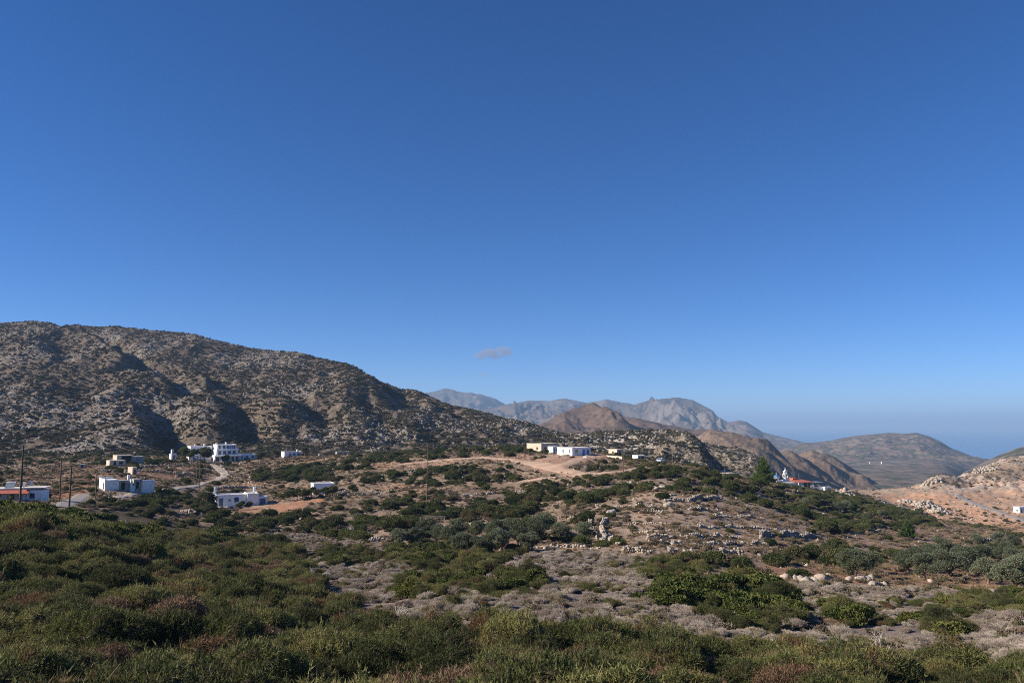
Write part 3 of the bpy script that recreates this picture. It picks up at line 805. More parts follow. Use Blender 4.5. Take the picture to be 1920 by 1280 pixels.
def opening(par, face, u0, u1, z0, z1, at_, kind='window', frame='whitewash_clean', pane='window_glass', sill=True):
    """window or door set on a wall; face 'front' (plane y=at_), 'left' (x=at_), 'right' (x=at_)"""
    def bx(m, a0, a1, q0, q1, d0, d1):      # a along the wall, q height, d outwards
        if face == 'front': m.box(a0, a1, at_ - d1, at_ - d0, q0, q1)
        elif face == 'left': m.box(at_ - d1, at_ - d0, a0, a1, q0, q1)
        else: m.box(at_ + d0, at_ + d1, a0, a1, q0, q1)
    t = 0.07
    m = MB()
    bx(m, u0 - t, u0, z0, z1 + t, 0.003, 0.07); bx(m, u1, u1 + t, z0, z1 + t, 0.003, 0.07); bx(m, u0 + .001, u1 - .001, z1, z1 + t, 0.003, 0.07)
    if kind == 'window': bx(m, u0 - t - .05, u1 + t + .05, z0 - 0.08, z0 - .002, 0.003, 0.12)
    w = m.build(kind, frame, par)
    m = MB(); bx(m, u0 + .002, u1 - .002, z0, z1 - .002, 0.002, 0.022); m.build('pane' if kind == 'window' else 'door_leaf_or_shade', pane, w)  # fill sheet
    m = MB()
    if kind == 'window':
        c = (u0 + u1) / 2; bx(m, c - .025, c + .025, z0 + .004, z1 - .006, 0.0225, 0.045); m.build('mullion', frame, w)
    else:
        bx(m, u1 - .16, u1 - .08, z0 + .98, z0 + 1.06, 0.0225, 0.07); m.build('handle', 'dark_metal', w)
    return w

def chimney(par, x, y, z0, z1, w=0.5, mat='whitewash_clean'):
    c = MB().box(x - w / 2, x + w / 2, y - w / 2, y + w / 2, z0, z1).build('chimney', mat, par, 0.03)
    MB().box(x - w / 2 - .06, x + w / 2 + .06, y - w / 2 - .06, y + w / 2 + .06, z1 + .002, z1 + 0.1).build('chimney_cap', mat, c)
    return c

def gz(px, Y): return at(px, Y)

# ---- white house with two chimneys, in the field on the left
def house_two_chimneys():
    psi = R(27)
    h = thing('white_house', at(405, 213), psi, 'low white house with two chimneys and blue-grey shutters beside the ploughed field', 'house')
    h.scale = (0.92, 0.92, 0.92)
    wall_block(h, 0, 8.4, 0, 5.5, -1.2, 2.9)
    wall_block(h, 8.42, 11.6, -0.7, 5.3, -1.2, 3.1, name='wall')
    wall_block(h, 11.62, 14.4, 0.6, 4.2, -1.2, 2.2, name='wall', parapet=0.12)
    m = MB().box(-0.5, 0.6, 4.5, 5.6, 3.0, 3.5); m.build('stepped_gable', 'whitewash_clean', h, 0.05)
    chimney(h, 0.2, 5.0, 3.5, 5.1, 0.6); chimney(h, 11.2, 4.6, 3.3, 4.7, 0.7)
    opening(h, 'front', 0.8, 1.9, 0.0, 2.2, 0, 'door', pane='shutter_slate')
    opening(h, 'front', 5.0, 6.1, 1.05, 2.25, 0, 'window', frame='blue_paint')
    opening(h, 'front', 3.3, 3.9, 1.3, 1.9, 0, 'window', frame='whitewash_clean')
    opening(h, 'front', 12.2, 13.8, 0.1, 1.7, 0.6, 'door', pane='shutter_slate')
    MB().box(-1.2, 8.3, -2.4, -0.05, -1.2, -0.05).build('terrace', 'roof_slab', h, 0.04)
    MB().box(2.6, 8.3, -2.6, -2.42, -1.2, 0.55).build('terrace_wall', 'whitewash', h, 0.04)
    m = MB().box(2.2, 3.6, -1.6, -1.0, 0.3, 0.36)
    for x in (2.3, 3.5):
        for y in (-1.55, -1.05): m.box(x - .03, x + .03, y - .03, y + .03, -0.05, 0.299)
    t = m.build('terrace_bench', 'blue_paint'); t.parent = None
    t.matrix_world = Matrix.LocRotScale(h.location, h.rotation_euler.to_quaternion(), h.scale)
    tag(t, 'small blue bench on the terrace of the two-chimney house', 'bench')
house_two_chimneys()

def plain_box():
    h = thing('white_building', at(588, 236), R(24), 'plain white flat-roofed building behind the row of small trees', 'building')
    wall_block(h, 0, 6.1, 0, 5.0, -1.0, 3.0, 'whitewash_clean', 0.25)
    opening(h, 'left', 1.5, 2.5, 1.0, 2.2, 0, 'window', frame='bare_concrete')
plain_box()

def hotel():
    Y = 385
    h = thing('hotel_complex', at(402, Y), R(36), 'large white stepped house complex with balconies at the foot of the left hill', 'building')
    h.scale = (0.95, 0.95, 0.82)
    # lower storey
    wall_block(h, 0, 12.5, 0, 9, -2.0, 3.3, 'whitewash_clean', 0.3)
    for k, u in enumerate((0.8, 3.2, 6.0, 8.6, 10.6)):
        opening(h, 'front', u, u + 1.3, 0.2, 2.3, 0, 'window', frame='blue_paint')
    MB().box(-0.4, 12.9, -2.2, -0.03, 2.95, 3.2).build('balcony', 'whitewash_clean', h, 0.03)
    for x in (-.2, 3, 6.2, 9.4, 12.5): MB().tube((x, -2, -1.8), (x, -2, 2.948), 0.16, n=8).build('column', 'whitewash_clean', h)
    m = MB()
    for x in np.arange(-0.3, 12.8, 0.45): m.box(x - .03, x + .03, -2.15, -2.09, 3.202, 4.0)
    m.box(-0.4, 12.9, -2.18, -2.06, 4.002, 4.1); m.build('railing', 'whitewash_clean', h)
    # middle storey
    wall_block(h, 1.4, 12.2, 2.2, 9.6, 3.4, 6.6, 'whitewash_clean', 0)
    for u in (2.4, 4.8, 7.2, 9.6): opening(h, 'front', u, u + 1.4, 3.8, 5.9, 2.2, 'window', frame='blue_paint', pane='shutter_slate')
    MB().box(1.2, 12.4, 0.8, 2.17, 6.3, 6.55).build('balcony', 'whitewash_clean', h, 0.03)
    MB().box(1.2, 12.4, 0.8, 0.95, 6.552, 7.3).build('balcony_wall', 'whitewash_clean', h, 0.03)
    # upper storey with pillared loggia
    wall_block(h, 2.0, 12.0, 4.2, 10.5, 6.61, 9.4, 'whitewash_clean', 0.35)
    for u in (3.0, 5.0, 7.0, 9.0, 10.7): opening(h, 'front', u, u + 0.95, 6.9, 8.9, 4.2, 'door', frame='blue_paint', pane='shutter_slate')
    for x in (2.2, 4.4, 6.6, 8.8, 11.0): MB().box(x - .16, x + .16, 2.3, 2.62, 6.57, 9.1).build('column', 'whitewash_clean', h, 0.02)
    MB().box(1.9, 11.4, 2.2, 4.18, 9.1, 9.4).build('loggia_roof', 'whitewash_clean', h, 0.03)
    chimney(h, 3.0, 8, 9.4, 10.6, 0.7); chimney(h, 8.0, 9, 9.4, 10.8, 0.7)
    # wing at the back left
    wall_block(h, -9.5, 1.2, 9.0, 15, 3.0, 8.4, 'whitewash_clean', 0.35)
    for u in (-8.4, -6.2, -4.0, -1.6): opening(h, 'front', u, u + 1.0, 5.6, 7.2, 9.0, 'window', frame='blue_paint')
    chimney(h, -7, 11, 8.4, 9.7, 0.6); chimney(h, -2, 12, 8.4, 9.9, 0.6)
    wall_block(h, -11.5, -0.6, 3.5, 8.4, -1.6, 2.6, 'whitewash', 0.3)
    opening(h, 'front', -9.0, -7.8, 0.4, 2.0, 3.5, 'door', pane='blue_paint')
    # wing at the right
    wall_block(h, 12.6, 22.5, 4.0, 9.5, -1.5, 3.6, 'whitewash', 0.3)
    for u in (14.2, 17.0, 20.0): opening(h, 'front', u, u + 1.1, 1.0, 2.6, 4.0, 'window', frame='blue_paint')
    wall_block(h, 14.5, 20.0, 0.8, 3.95, -1.6, 1.4, 'whitewash', 0.2)
    m = MB().box(-1.2, -0.45, -3.5, -2.9, -2, 1.2); m.build('gate_pillar', 'whitewash_clean', h, 0.04)
hotel()

def box_house(px, Y, psi, w, d, ht, label, mat='whitewash', parapet=0.25, front=(), left=(), name='white_house', cat='house', chim=None, extra=None, base=1.2, right=()):
    h = thing(name, at(px, Y), R(psi), label, cat)
    wall_block(h, 0, w, 0, d, -base, ht, mat, parapet)
    for o_ in front: opening(h, 'front', *o_[:4], 0, *o_[4:])
    for o_ in left: opening(h, 'left', *o_[:4], 0, *o_[4:])
    for o_ in right: opening(h, 'right', *o_[:4], w, *o_[4:])
    if chim: chimney(h, *chim)
    if extra: extra(h)
    return h

# left-hand houses along the foot of the hill
box_house(321, 370, 44, 2.4, 2.6, 2.6, 'narrow white outbuilding with a tall end chimney left of the dark trees', 'whitewash', 0.15,
          chim=(0.5, 0.5, 2.6, 4.6, 0.9), front=((0.8, 1.5, 0.2, 1.9, 'door', 'whitewash_clean', 'brown_wood'),), name='outbuilding', cat='outbuilding')
def shell_extra(h):
    # unfinished slab-roofed room, its inner shade painted as a dark sheet, and a lower room in front
    MB().box(1.6, 5.4, -0.02, 0.02, 0.05, 2.9).build('opening_shade', 'opening_shade', h)
    wall_block(h, 5.9, 10.4, 0.5, 5, -1.0, 2.5, 'bare_concrete', 0.15)
    opening(h, 'front', 7.0, 8.6, 1.0, 1.9, 0.5, 'window', frame='whitewash', pane='shutter_slate')
box_house(219, 312, 44, 5.8, 5.0, 3.1, 'unfinished cream concrete house with a wide dark opening on the left slope', 'cream_plaster', 0.12, name='unfinished_house', extra=shell_extra)
box_house(205, 296, 44, 5.6, 3.6, 1.9, 'low stone store with dark doorways in front of the unfinished house', 'cream_plaster', 0.1,
          front=((1.4, 2.2, 0.1, 1.5, 'door', 'bare_concrete', 'opening_shade'), (3.4, 4.6, 0.5, 1.4, 'window', 'bare_concrete', 'opening_shade')), name='stone_store', cat='store')
box_house(148, 286, 20, 1.9, 2.2, 1.5, 'tiny stone hut alone on the brown slope at left', 'bare_concrete', 0.08, front=((0.7, 1.4, 0.0, 1.2, 'door', 'bare_concrete', 'opening_shade'),), name='stone_hut', cat='hut')
box_house(248, 266, 52, 1.6, 3.2, 2.4, 'small square cream hut at the end of a field wall', 'cream_plaster', 0.1, front=((0.4, 1.1, 0.0, 1.7, 'door', 'cream_plaster', 'brown_wood'),), name='field_hut', cat='hut')

def ruin():
    h = thing('ruined_house', at(196, 207), R(42), 'derelict white stone house with empty doorways beside the lane', 'house')
    wall_block(h, 0, 3.4, 0, 5.2, -1.2, 2.7, 'whitewash', 0.0)
    opening(h, 'left', 0.6, 1.5, 0.4, 1.9, 0, 'window', frame='bare_concrete', pane='opening_shade')
    m = MB().box(-0.03, 0.25, 0, 5.2, 2.702, 3.0).box(0.26, 3.4, 4.9, 5.2, 2.702, 3.2); m.build('broken_parapet', 'whitewash', h, 0.05)
    wall_block(h, 3.5, 6.2, 0.9, 5.4, -1.2, 2.4, 'bare_concrete', 0.0)
    opening(h, 'front', 4.2, 5.1, 0.0, 1.9, 0.9, 'door', frame='bare_concrete', pane='opening_shade')
    m = MB().box(6.25, 6.8, 0.2, 2.8, -1.2, 2.3).box(6.82, 7.4, 0.3, 2.2, -1.2, 0.9); m.build('standing_wall', 'whitewash', h, 0.08)
    wall_block(h, 7.6, 9.6, 2.0, 5.6, -1.2, 2.5, 'bare_concrete', 0.0)
    opening(h, 'front', 8.2, 8.9, 0.0, 1.9, 2.0, 'door', frame='whitewash', pane='opening_shade')
    m = MB().box(9.7, 12.8, 1.6, 1.95, -1.2, 2.2).box(12.4, 12.8, 1.96, 5.0, -1.2, 1.8); m.build('roofless_wall', 'whitewash', h, 0.08)
    chimney(h, 7.0, 4.5, 1.8, 3.4, 0.55)
ruin()

def red_roof_left():
    h = thing('red_roofed_house', at(6, 166), R(16), 'white house with red-edged roofs and a solar heater at the left edge', 'house')
    h.scale = (0.84, 0.84, 0.84)
    wall_block(h, -6, 6.2, 1.5, 7, -2.0, 2.6, 'whitewash', 0.0)
    wall_block(h, 4.0, 8.6, 0.4, 5.5, -2.0, 2.35, 'whitewash_clean', 0.0)
    MB().box(-6.3, 6.6, 1.1, 7.3, 2.602, 2.85).build('roof', 'roof_slab', h, 0.03)
    MB().box(3.8, 9.0, 0.1, 5.8, 2.852, 3.05).build('roof', 'roof_slab', h, 0.03)
    V = [(-6.2,-1.6,1.95),(5.6,-1.6,1.75),(5.6,1.05,2.45),(-6.2,1.05,2.45),(-6.2,-1.6,1.8),(5.6,-1.6,1.6),(5.6,1.05,2.3),(-6.2,1.05,2.3)]
    MB().add(V, [(0,1,2,3),(7,6,5,4),(0,4,5,1),(1,5,6,2),(2,6,7,3),(3,7,4,0)]).build('porch_roof', 'red_tiles', h)
    for x in (-3, 1.2, 5.3): MB().box(x - .08, x + .08, -1.5, -1.34, -2, 1.64).build('porch_post', 'brown_wood', h)
    opening(h, 'front', 1.0, 1.9, 0.0, 2.0, 1.5, 'door', pane='brown_wood'); opening(h, 'front', -2.2, -1.0, 0.8, 1.9, 1.5, 'window')
    opening(h, 'front', 5.6, 6.6, 0.5, 1.6, 0.4, 'window', frame='blue_paint')
    chimney(h, 3.2, 4.2, 2.85, 4.1, 0.42)
    # solar water heater
    s = MB().add([(-0.6,2.2,2.95),(1.4,2.2,2.95),(1.4,3.6,4.05),(-0.6,3.6,4.05),(-0.6,2.25,2.87),(1.4,2.25,2.87),(1.4,3.65,3.97),(-0.6,3.65,3.97)],
                 [(0,1,2,3),(7,6,5,4),(0,4,5,1),(1,5,6,2),(2,6,7,3),(3,7,4,0)]).build('solar_heater', 'solar_glass', h)
    MB().tube((-0.6, 3.8, 4.1), (1.4, 3.8, 4.1), 0.28, n=12).build('water_tank', 'white_paint', s)
    MB().tube((-0.4, 3.7, 2.85), (-0.4, 3.7, 3.9), 0.04, n=6).tube((1.2, 3.7, 2.85), (1.2, 3.7, 3.9), 0.04, n=6).build('stand', 'metal_grey', s)
    # satellite dish
    d = MB()
    prof = [(0.02, 0.0), (0.2, 0.03), (0.38, 0.11), (0.5, 0.2)]
    d.lathe(prof, n=14)
    o = d.build('satellite_dish', 'white_paint', h); o.location = (4.9, 3.4, 3.9); o.rotation_euler = (R(55), 0, R(40))
    MB().tube((4.9, 3.4, 3.05), (4.9, 3.4, 3.9), 0.035, n=6).build('dish_mast', 'metal_grey', h)
red_roof_left()

# small far white houses right of the complex
box_house(533, 405, 34, 9.5, 5, 2.6, 'long low white house right of the big complex below the hill', 'whitewash', 0.2,
          front=((2.5, 3.4, 0.2, 2.0, 'door', 'whitewash_clean', 'shutter_slate'), (4.6, 5.6, 0.9, 1.9, 'window', 'blue_paint'), (6.8, 7.8, 0.9, 1.9, 'window', 'blue_paint')), chim=(7.5, 3, 2.6, 3.6, 0.5))
box_house(598, 410, 20, 1.4, 1.4, 1.2, 'tiny white cube hut between the long white house and the stone shed', 'whitewash', 0.1, front=((0.4, 1.0, 0.0, 1.0, 'door', 'whitewash_clean', 'brown_wood'),), name='small_hut', cat='hut')
box_house(631, 400, 20, 6.4, 4, 1.9, 'low grey-roofed stone shed at the foot of the hill near a thin pole', 'bare_concrete', 0.12, front=((1.2, 2.1, 0.0, 1.6, 'door', 'bare_concrete', 'brown_wood'), (3.6, 4.6, 0.7, 1.4, 'window', 'whitewash')), name='stone_shed', cat='shed')

# houses on the knoll
def knoll_extra(h):
    MB().box(2.2, 6.0, -0.9, -0.02, -0.6, -0.02).build('step', 'bare_concrete', h, 0.03)
box_house(1073, 281, 36, 8.5, 8.4, 2.75, 'new white box house with two blue doors on the bare clearing', 'whitewash_clean', 0.12,
          front=((4.7, 5.8, 0.0, 2.1, 'door', 'whitewash_clean', 'blue_paint'), (6.6, 7.8, 0.0, 2.1, 'door', 'whitewash_clean', 'blue_paint'), (1.4, 2.6, 1.0, 2.1, 'window', 'bare_concrete', 'bare_concrete')),
          left=((1.2, 1.9, 0.9, 2.2, 'window', 'whitewash_clean'), (4.6, 5.3, 0.9, 2.2, 'window', 'whitewash_clean')), extra=knoll_extra)
box_house(1015, 318, 38, 9.0, 9.2, 3.3, 'ochre flat-roofed house behind bushes on the knoll', 'cream_plaster', 0.15,
          front=((1.5, 2.5, 0.0, 2.0, 'door', 'cream_plaster', 'brown_wood'), (4.0, 5.2, 1.0, 2.1, 'window', 'cream_plaster')), left=((2.0, 3.0, 1.0, 2.0, 'window', 'cream_plaster'),), name='ochre_house')
box_house(1037, 300, 36, 2.6, 3.2, 2.3, 'little white annex with blue door between the ochre and the white house', 'whitewash', 0.12,
          front=((0.3, 1.0, 0.0, 1.8, 'door', 'whitewash_clean', 'blue_paint'), (1.5, 2.2, 0.7, 1.6, 'window', 'blue_paint')), name='white_annex', cat='annex')
box_house(1157, 298, 32, 2.8, 5.0, 2.4, 'cream shed with a dark side wall behind the knoll bushes', 'cream_plaster', 0.1, front=((0.8, 1.8, 0.0, 1.8, 'door', 'cream_plaster', 'opening_shade'),), left=((1.8, 2.8, 0.9, 1.7, 'window', 'cream_plaster'),), name='cream_shed', cat='shed')
box_house(1196, 292, 30, 3.4, 3.2, 1.9, 'small white flat hut with a dark porch right of the cream shed', 'whitewash', 0.1, front=((0.6, 3.0, 0.0, 1.5, 'door', 'whitewash', 'opening_shade'),), name='white_hut', cat='hut')
def yard_wall(name, p0, p1, Y0, Y1, hgt, label, mat='cream_plaster'):
    a = at(p0, Y0); b = at(p1, Y1)
    d = (b - a); L = math.hypot(d.x, d.y)
    o = MB().box(0, L, -0.15, 0.15, -0.8, hgt).build(name, mat, None, 0.04)
    o.location = (a.x, a.y, min(a.z, b.z)); o.rotation_euler = (0, 0, math.atan2(d.y, d.x))
    return tag(o, label, 'wall')
yard_wall('yard_wall', 1137, 1167, 284, 272, 1.1, 'pale yard wall in front of the cream shed')
box_house(1351, 352, 28, 8.6, 4.6, 2.2, 'low cream concrete building with a projecting roof slab above the dark bushes', 'cream_plaster', 0.0,
          front=((5.2, 6.4, 0.0, 1.8, 'door', 'cream_plaster', 'opening_shade'), (2.2, 3.4, 0.8, 1.6, 'window', 'cream_plaster')), name='concrete_building', cat='building',
          extra=lambda h: MB().box(4.2, 10.4, -1.0, 5.0, 2.202, 2.42).build('roof_slab', 'bare_concrete', h))

def church():
    h = thing('white_church', at(1457, 455), R(22), 'small white church with blue dome and bell tower', 'church')
    wall_block(h, 0, 8.5, 0, 5.2, -2.5, 2.6, 'whitewash_clean', 0.25)
    MB().lathe([(1.75, 2.6), (1.75, 4.6), (1.85, 4.62), (1.85, 4.8)], 1.8, 2.4, 12).build('drum', 'whitewash_clean', h)
    for k in range(6):
        t = 2 * math.pi * k / 6 - 0.6
        m = MB().box(-0.22, 0.22, -1.80, -1.70, 3.2, 4.3); w = m.build('window', 'window_glass', h); w.location = (1.8, 2.4, 0); w.rotation_euler = (0, 0, t)
    pr = [(1.8 * math.cos(a), 4.8 + 1.45 * math.sin(a)) for a in np.linspace(0, 1.5, 9)]
    MB().lathe(pr, 1.8, 2.4, 20).build('dome', 'blue_paint', h, smooth=True)
    def cross(x, y, z, s):
        c = MB().box(x - .1 * s, x + .1 * s, y - .1 * s, y + .1 * s, z, z + 1.3 * s).box(x - .45 * s, x - .1 * s - .002, y - .09 * s, y + .09 * s, z + .7 * s, z + .92 * s).box(x + .1 * s + .002, x + .45 * s, y - .09 * s, y + .09 * s, z + .7 * s, z + .92 * s)
        c.build('cross', 'whitewash_clean', h)
    cross(1.8, 2.4, 6.2, 0.8)
    # bell tower: two open tiers and a small cupola
    x, y = 7.0, 1.0
    MB().box(x - 1.0, x + 1.0, y - 1.0, y + 1.0, 2.4, 4.4).build('bell_tower', 'whitewash_clean', h, 0.05)
    for (z0, z1, s) in ((4.402, 6.4, 0.85), (6.66, 8.0, 0.62)):
        m = MB()
        for sx in (-1, 1):
            for sy in (-1, 1): m.box(x + sx * s - .2, x + sx * s + .2, y + sy * s - .2, y + sy * s + .2, z0, z1)
        m.box(x - s - .3, x + s + .3, y - s - .3, y + s + .3, z1 + .002, z1 + 0.25); m.build('belfry', 'whitewash_clean', h, 0.03)
    MB().lathe([(0.16, 5.0), (0.42, 5.05), (0.3, 5.5), (0.16, 5.75)], x, y, 12).build('bell', 'dark_metal', h)
    MB().lathe([(0.6, 8.252), (0.5, 8.7), (0.28, 9.05), (0.06, 9.2)], x, y, 14).build('cupola', 'whitewash_clean', h, smooth=True)
    cross(x, y, 9.18, 0.8)
    opening(h, 'left', 1.6, 2.8, 0.0, 2.0, 0, 'door', pane='blue_paint')
    opening(h, 'front', 4.0, 4.7, 0.8, 1.8, 0, 'window', frame='blue_paint')
church()

def red_house_right():
    h = thing('red_roofed_tavern', at(1492, 418), R(24), 'white building with a broad red tiled roof below the church', 'building')
    wall_block(h, -9.0, 5.6, 0.6, 6, -2.5, 1.9, 'whitewash', 0.15)
    opening(h, 'front', -7.6, -6.6, 0.4, 1.3, 0.6, 'window', frame='blue_paint')
    V = [(0.6,-1.4,1.95),(11.5,-1.4,1.85),(9.5,6.0,2.9),(1.6,6.0,2.9),(0.6,-1.4,1.8),(11.5,-1.4,1.7),(9.5,6.0,2.7),(1.6,6.0,2.7)]
    rf = MB().add([(v[0], v[1], v[2] + 0.35) for v in V], [(0,1,2,3),(7,6,5,4),(0,4,5,1),(1,5,6,2),(2,6,7,3),(3,7,4,0)]).build('roof', 'red_tiles', h)
    MB().box(3.0, 6.2, 5.0, 7.5, 2.4, 4.1).build('upper_room', 'red_tiles', h, 0.03)
    for x in (1.0, 4.0, 7.2, 10.6): MB().box(x - .12, x + .12, -1.2, -0.96, -2.4, 1.98).build('post', 'whitewash_clean', h)
    MB().box(5.7, 11.0, 1.2, 5.6, -2.5, 1.95).build('wall', 'brown_wood', h)
    MB().box(11.0, 17.5, -1.5, 3.5, 2.0, 2.12).build('pergola_roof', 'metal_grey', h)
    for x in (12, 14.6, 17.2): MB().box(x - .06, x + .06, -1.3, -1.18, -2.4, 1.998).build('post', 'metal_grey', h)
    MB().box(8.0, 17.5, -2.6, -2.35, -2.5, -0.2).build('terrace_wall', 'whitewash_clean', h)
    MB().tube((8.6, 6.5, 2.5), (8.6, 6.5, 6.2), 0.06, n=6).build('mast', 'metal_grey', h)
red_house_right()
box_house(1547, 420, 12, 3.8, 3.4, 1.9, 'small plain white block right of the red-roofed building', 'whitewash_clean', 0.1, front=((1.2, 2.0, 0.0, 1.6, 'door', 'whitewash_clean', 'whitewash'),), name='white_block', cat='building', base=2.5)
yard_wall('white_wall', 1578, 1612, 385, 368, 1.5, 'low white retaining wall below the pale rock heap', 'whitewash_clean')
box_house(1912, 446, 15, 6.5, 4, 3.2, 'cream building cut by the right edge beside the orange bank', 'whitewash', 0.1, left=((1, 2, 0.8, 1.8, 'window', 'whitewash'),), front=((0.8, 1.7, 0, 1.9, 'door', 'whitewash', 'brown_wood'),), name='cream_building', cat='building')
# far-off specks of houses on the coastal plain
for (px, py, w) in ((1650, 872, 2.6), (1516, 836, 2.6), (1577, 845, 2.2), (1628, 871, 1.8)):
    Y = 2500 if py > 860 else 3300
    X = x_of(px, Y); z = float(max(HEAD.h(np.array([X]), np.array([Y]))[0], -110))
    h = thing('far_house', (X, Y, z), R(20), {1650: 'tiny white house on the plain before the headland hill', 1516: 'distant white house on the left shoulder of the headland', 1577: 'distant white house halfway up the headland fields', 1628: 'faint white house left of the brighter one on the plain'}[px], 'house', 'far houses on the coastal plain')
    s = Y / F_PX * w
    MB().box(0, s, 0, s * 0.7, -4, s * 0.42).build('wall', 'whitewash_clean', h); MB().box(-.2, s + .2, -.2, s * .7 + .2, s * .42 + .01, s * .47).build('roof', 'roof_slab', h)

# ---- parked car by the knoll lane
def car():
    p = at(1238, 262)
    c = thing('parked_car', p, R(60), 'small white car parked among the bushes right of the knoll', 'car')
    prof = [(-2.0, 0.35), (-2.0, 0.85), (-1.2, 0.95), (-0.6, 1.45), (0.9, 1.48), (1.7, 0.98), (2.0, 0.9), (2.05, 0.35)]
    V = [(x, -0.82, z) for x, z in prof] + [(x, 0.82, z) for x, z in prof]; n = len(prof)
    MB().add(V, [tuple(range(n)), tuple(range(2 * n - 1, n - 1, -1))] + [(i, n + i, n + (i + 1) % n, (i + 1) % n) for i in range(n)]).build('body', 'white_paint', c, 0.08)
    MB().add([(-1.19,-.7,.99),(-1.19,.7,.99),(-.64,.66,1.44),(-.64,-.66,1.44),(-1.22,-.7,1.0),(-1.22,.7,1.0),(-.67,.66,1.46),(-.67,-.66,1.46)], [(4,5,6,7),(0,3,2,1),(0,1,5,4),(2,3,7,6),(1,2,6,5),(0,4,7,3)]).build('windscreen', 'car_glass', c)
    for sy in (-.825, .825):
        MB().add([(-.9, sy, 1.0), (1.3, sy, 1.0), (.8, sy * .98, 1.38), (-.5, sy * .98, 1.38)] + [(-.9, sy * 1.01, 1.0), (1.3, sy * 1.01, 1.0), (.8, sy * .99, 1.38), (-.5, sy * .99, 1.38)], [(4,5,6,7),(3,2,1,0),(0,1,5,4),(1,2,6,5),(2,3,7,6),(3,0,4,7)]).build('side_window', 'car_glass', c)
    for x in (-1.25, 1.25):
        for y in (-.8, .8):
            w = MB().tube((x, y - .1, .32), (x, y + .1, .32), .32, n=16).build('wheel', 'rubber', c)
            MB().tube((x, y - .11, .32), (x, y + .11, .32), .18, n=12).build('rim', 'metal_grey', w)
    for y in (-.6, .6): MB().box(-2.06, -1.99, y - .16, y + .16, .62, .78).build('headlight', 'solar_glass', c)
car()

# ------------------------------------------------------------------ roads and tracks draped on the ground
def strip(name, pts, width, mat, lift=0.10, world=None):
    W = [Vector(p) for p in world] if world else [P(*p) for p in pts]
    xs = np.array([p.x for p in W]); ys = np.array([p.y for p in W])
    d = np.concatenate([[0], np.cumsum(np.hypot(np.diff(xs), np.diff(ys)))])
    n = max(12, int(d[-1] / 1.0))
    t = np.linspace(0, d[-1], n)
    x = pchip(d, xs, t); y = pchip(d, ys, t)
    dx = np.gradient(x); dy = np.gradient(y); L = np.hypot(dx, dy); nx, ny = -dy / L, dx / L
    w = width if np.isscalar(width) else np.interp(t / d[-1], np.linspace(0, 1, len(width)), width)
    off = np.linspace(-0.5, 0.5, 7)
    wob = 0.12 * fbm(t / 4, t * 0 + 3.3, 2)
    X = x[:, None] + nx[:, None] * (off[None, :] * (w + wob * 2 if not np.isscalar(w) else (w + wob * 2)[:, None] if True else 0) if np.isscalar(w) else off[None, :] * (w + wob)[:, None])
    Y = y[:, None] + ny[:, None] * (off[None, :] * (w + wob * 2)[:, None])
    X = x[:, None] + nx[:, None] * (off[None, :] * (w + wob * 2)[:, None])
    Z = near_h(X, Y) + lift
    Z[:, 0] -= lift + 0.15; Z[:, -1] -= lift + 0.15
    me = grid_mesh(name, X, Y, Z)
    return tag(link(name, me, [mat]), kind='structure')

ROADPX = []
def road(name, pts, width, mat, lift=0.1):
    ROADPX.append((pts, 9))
    return strip(name, pts, width, mat, lift)
road('road', [(112,952),(128,945),(143,937),(152,931),(158,927)], 4.6, 'asphalt', 0.14)
road('lane', [(396,868),(404,874),(414,883),(422,892),(408,900),(388,904),(364,912),(330,917),(300,919)], [3.6, 4.0, 4.6, 4.6, 3.4, 3, 3, 3], 'concrete_lane', 0.14)
road('lane_by_ruin', [(206,937),(225,931),(250,926),(290,921)], 3.0, 'concrete_lane', 0.12)
road('dirt_track', [(742,872),(800,866),(850,861),(900,858),(960,862),(1000,869),(1040,878),(1080,886),(1110,890)], [3, 4, 4, 4, 6, 7, 7, 6, 4], 'dirt_track', 0.14)
road('dirt_track_to_house', [(1010,876),(1050,872),(1085,862),(1110,855)], [4, 5, 5, 6], 'dirt_track', 0.16)
road('dirt_path', [(940,910),(985,902),(1030,896),(1080,891),(1130,887),(1170,884),(1205,877)], [1.2, 1.6, 2, 2.4, 3, 4, 4], 'dirt_track', 0.18)
road('asphalt_road', [(1786,925),(1800,931),(1818,940),(1840,949),(1870,959),(1900,968),(1935,979)], 6.0, 'asphalt', 0.3)
road('quarry_track', [(1920,905),(1880,906),(1845,908),(1822,911)], 5.0, 'dirt_track', 0.3)

# ------------------------------------------------------------------ poles and posts
def pole(px_t, py_t, px_b, py_b, label, arm=False, Y=None, r=None, insul=True):
    b = at(px_b, Y) if Y else P(px_b, py_b)
    t = Vector(((px_t - 960) / F_PX * (b.y * CP), b.y, 0)); t.z = b.y * float(TAN(py_t))
    t.x = (px_t - 960) / F_PX * (b.y * CP + t.z * SP)
    root = thing('utility_pole', b, 0, label, 'pole', 'utility poles')
    v = t - b
    r = r or 0.15
    MB().tube((0, 0, -0.6), v, r, r * 0.68, 10).build('shaft', 'pole_wood', root)
    if arm:
        m = MB().box(-1.1, 1.1, -.06, .06, v.z - 0.5, v.z - 0.36)
        a = m.build('crossarm', 'pole_wood', root); a.location = (v.x, v.y, 0)
        for x in (-1.0, 0.45, 1.0): MB().lathe([(0.04, v.z - .358), (0.06, v.z - .3), (0.03, v.z - .2)], x, 0, 8).build('insulator', 'white_paint', a)
    else:
        m = MB().box(-.04, .04, -.30, -.12, v.z - 0.9, v.z - 0.8); a = m.build('bracket', 'dark_metal', root); a.location = (v.x, v.y, 0)
        MB().lathe([(0.04, v.z - .798), (0.06, v.z - .74), (0.03, v.z - .66)], 0, -.24, 8).build('insulator', 'white_paint', a)
    return root
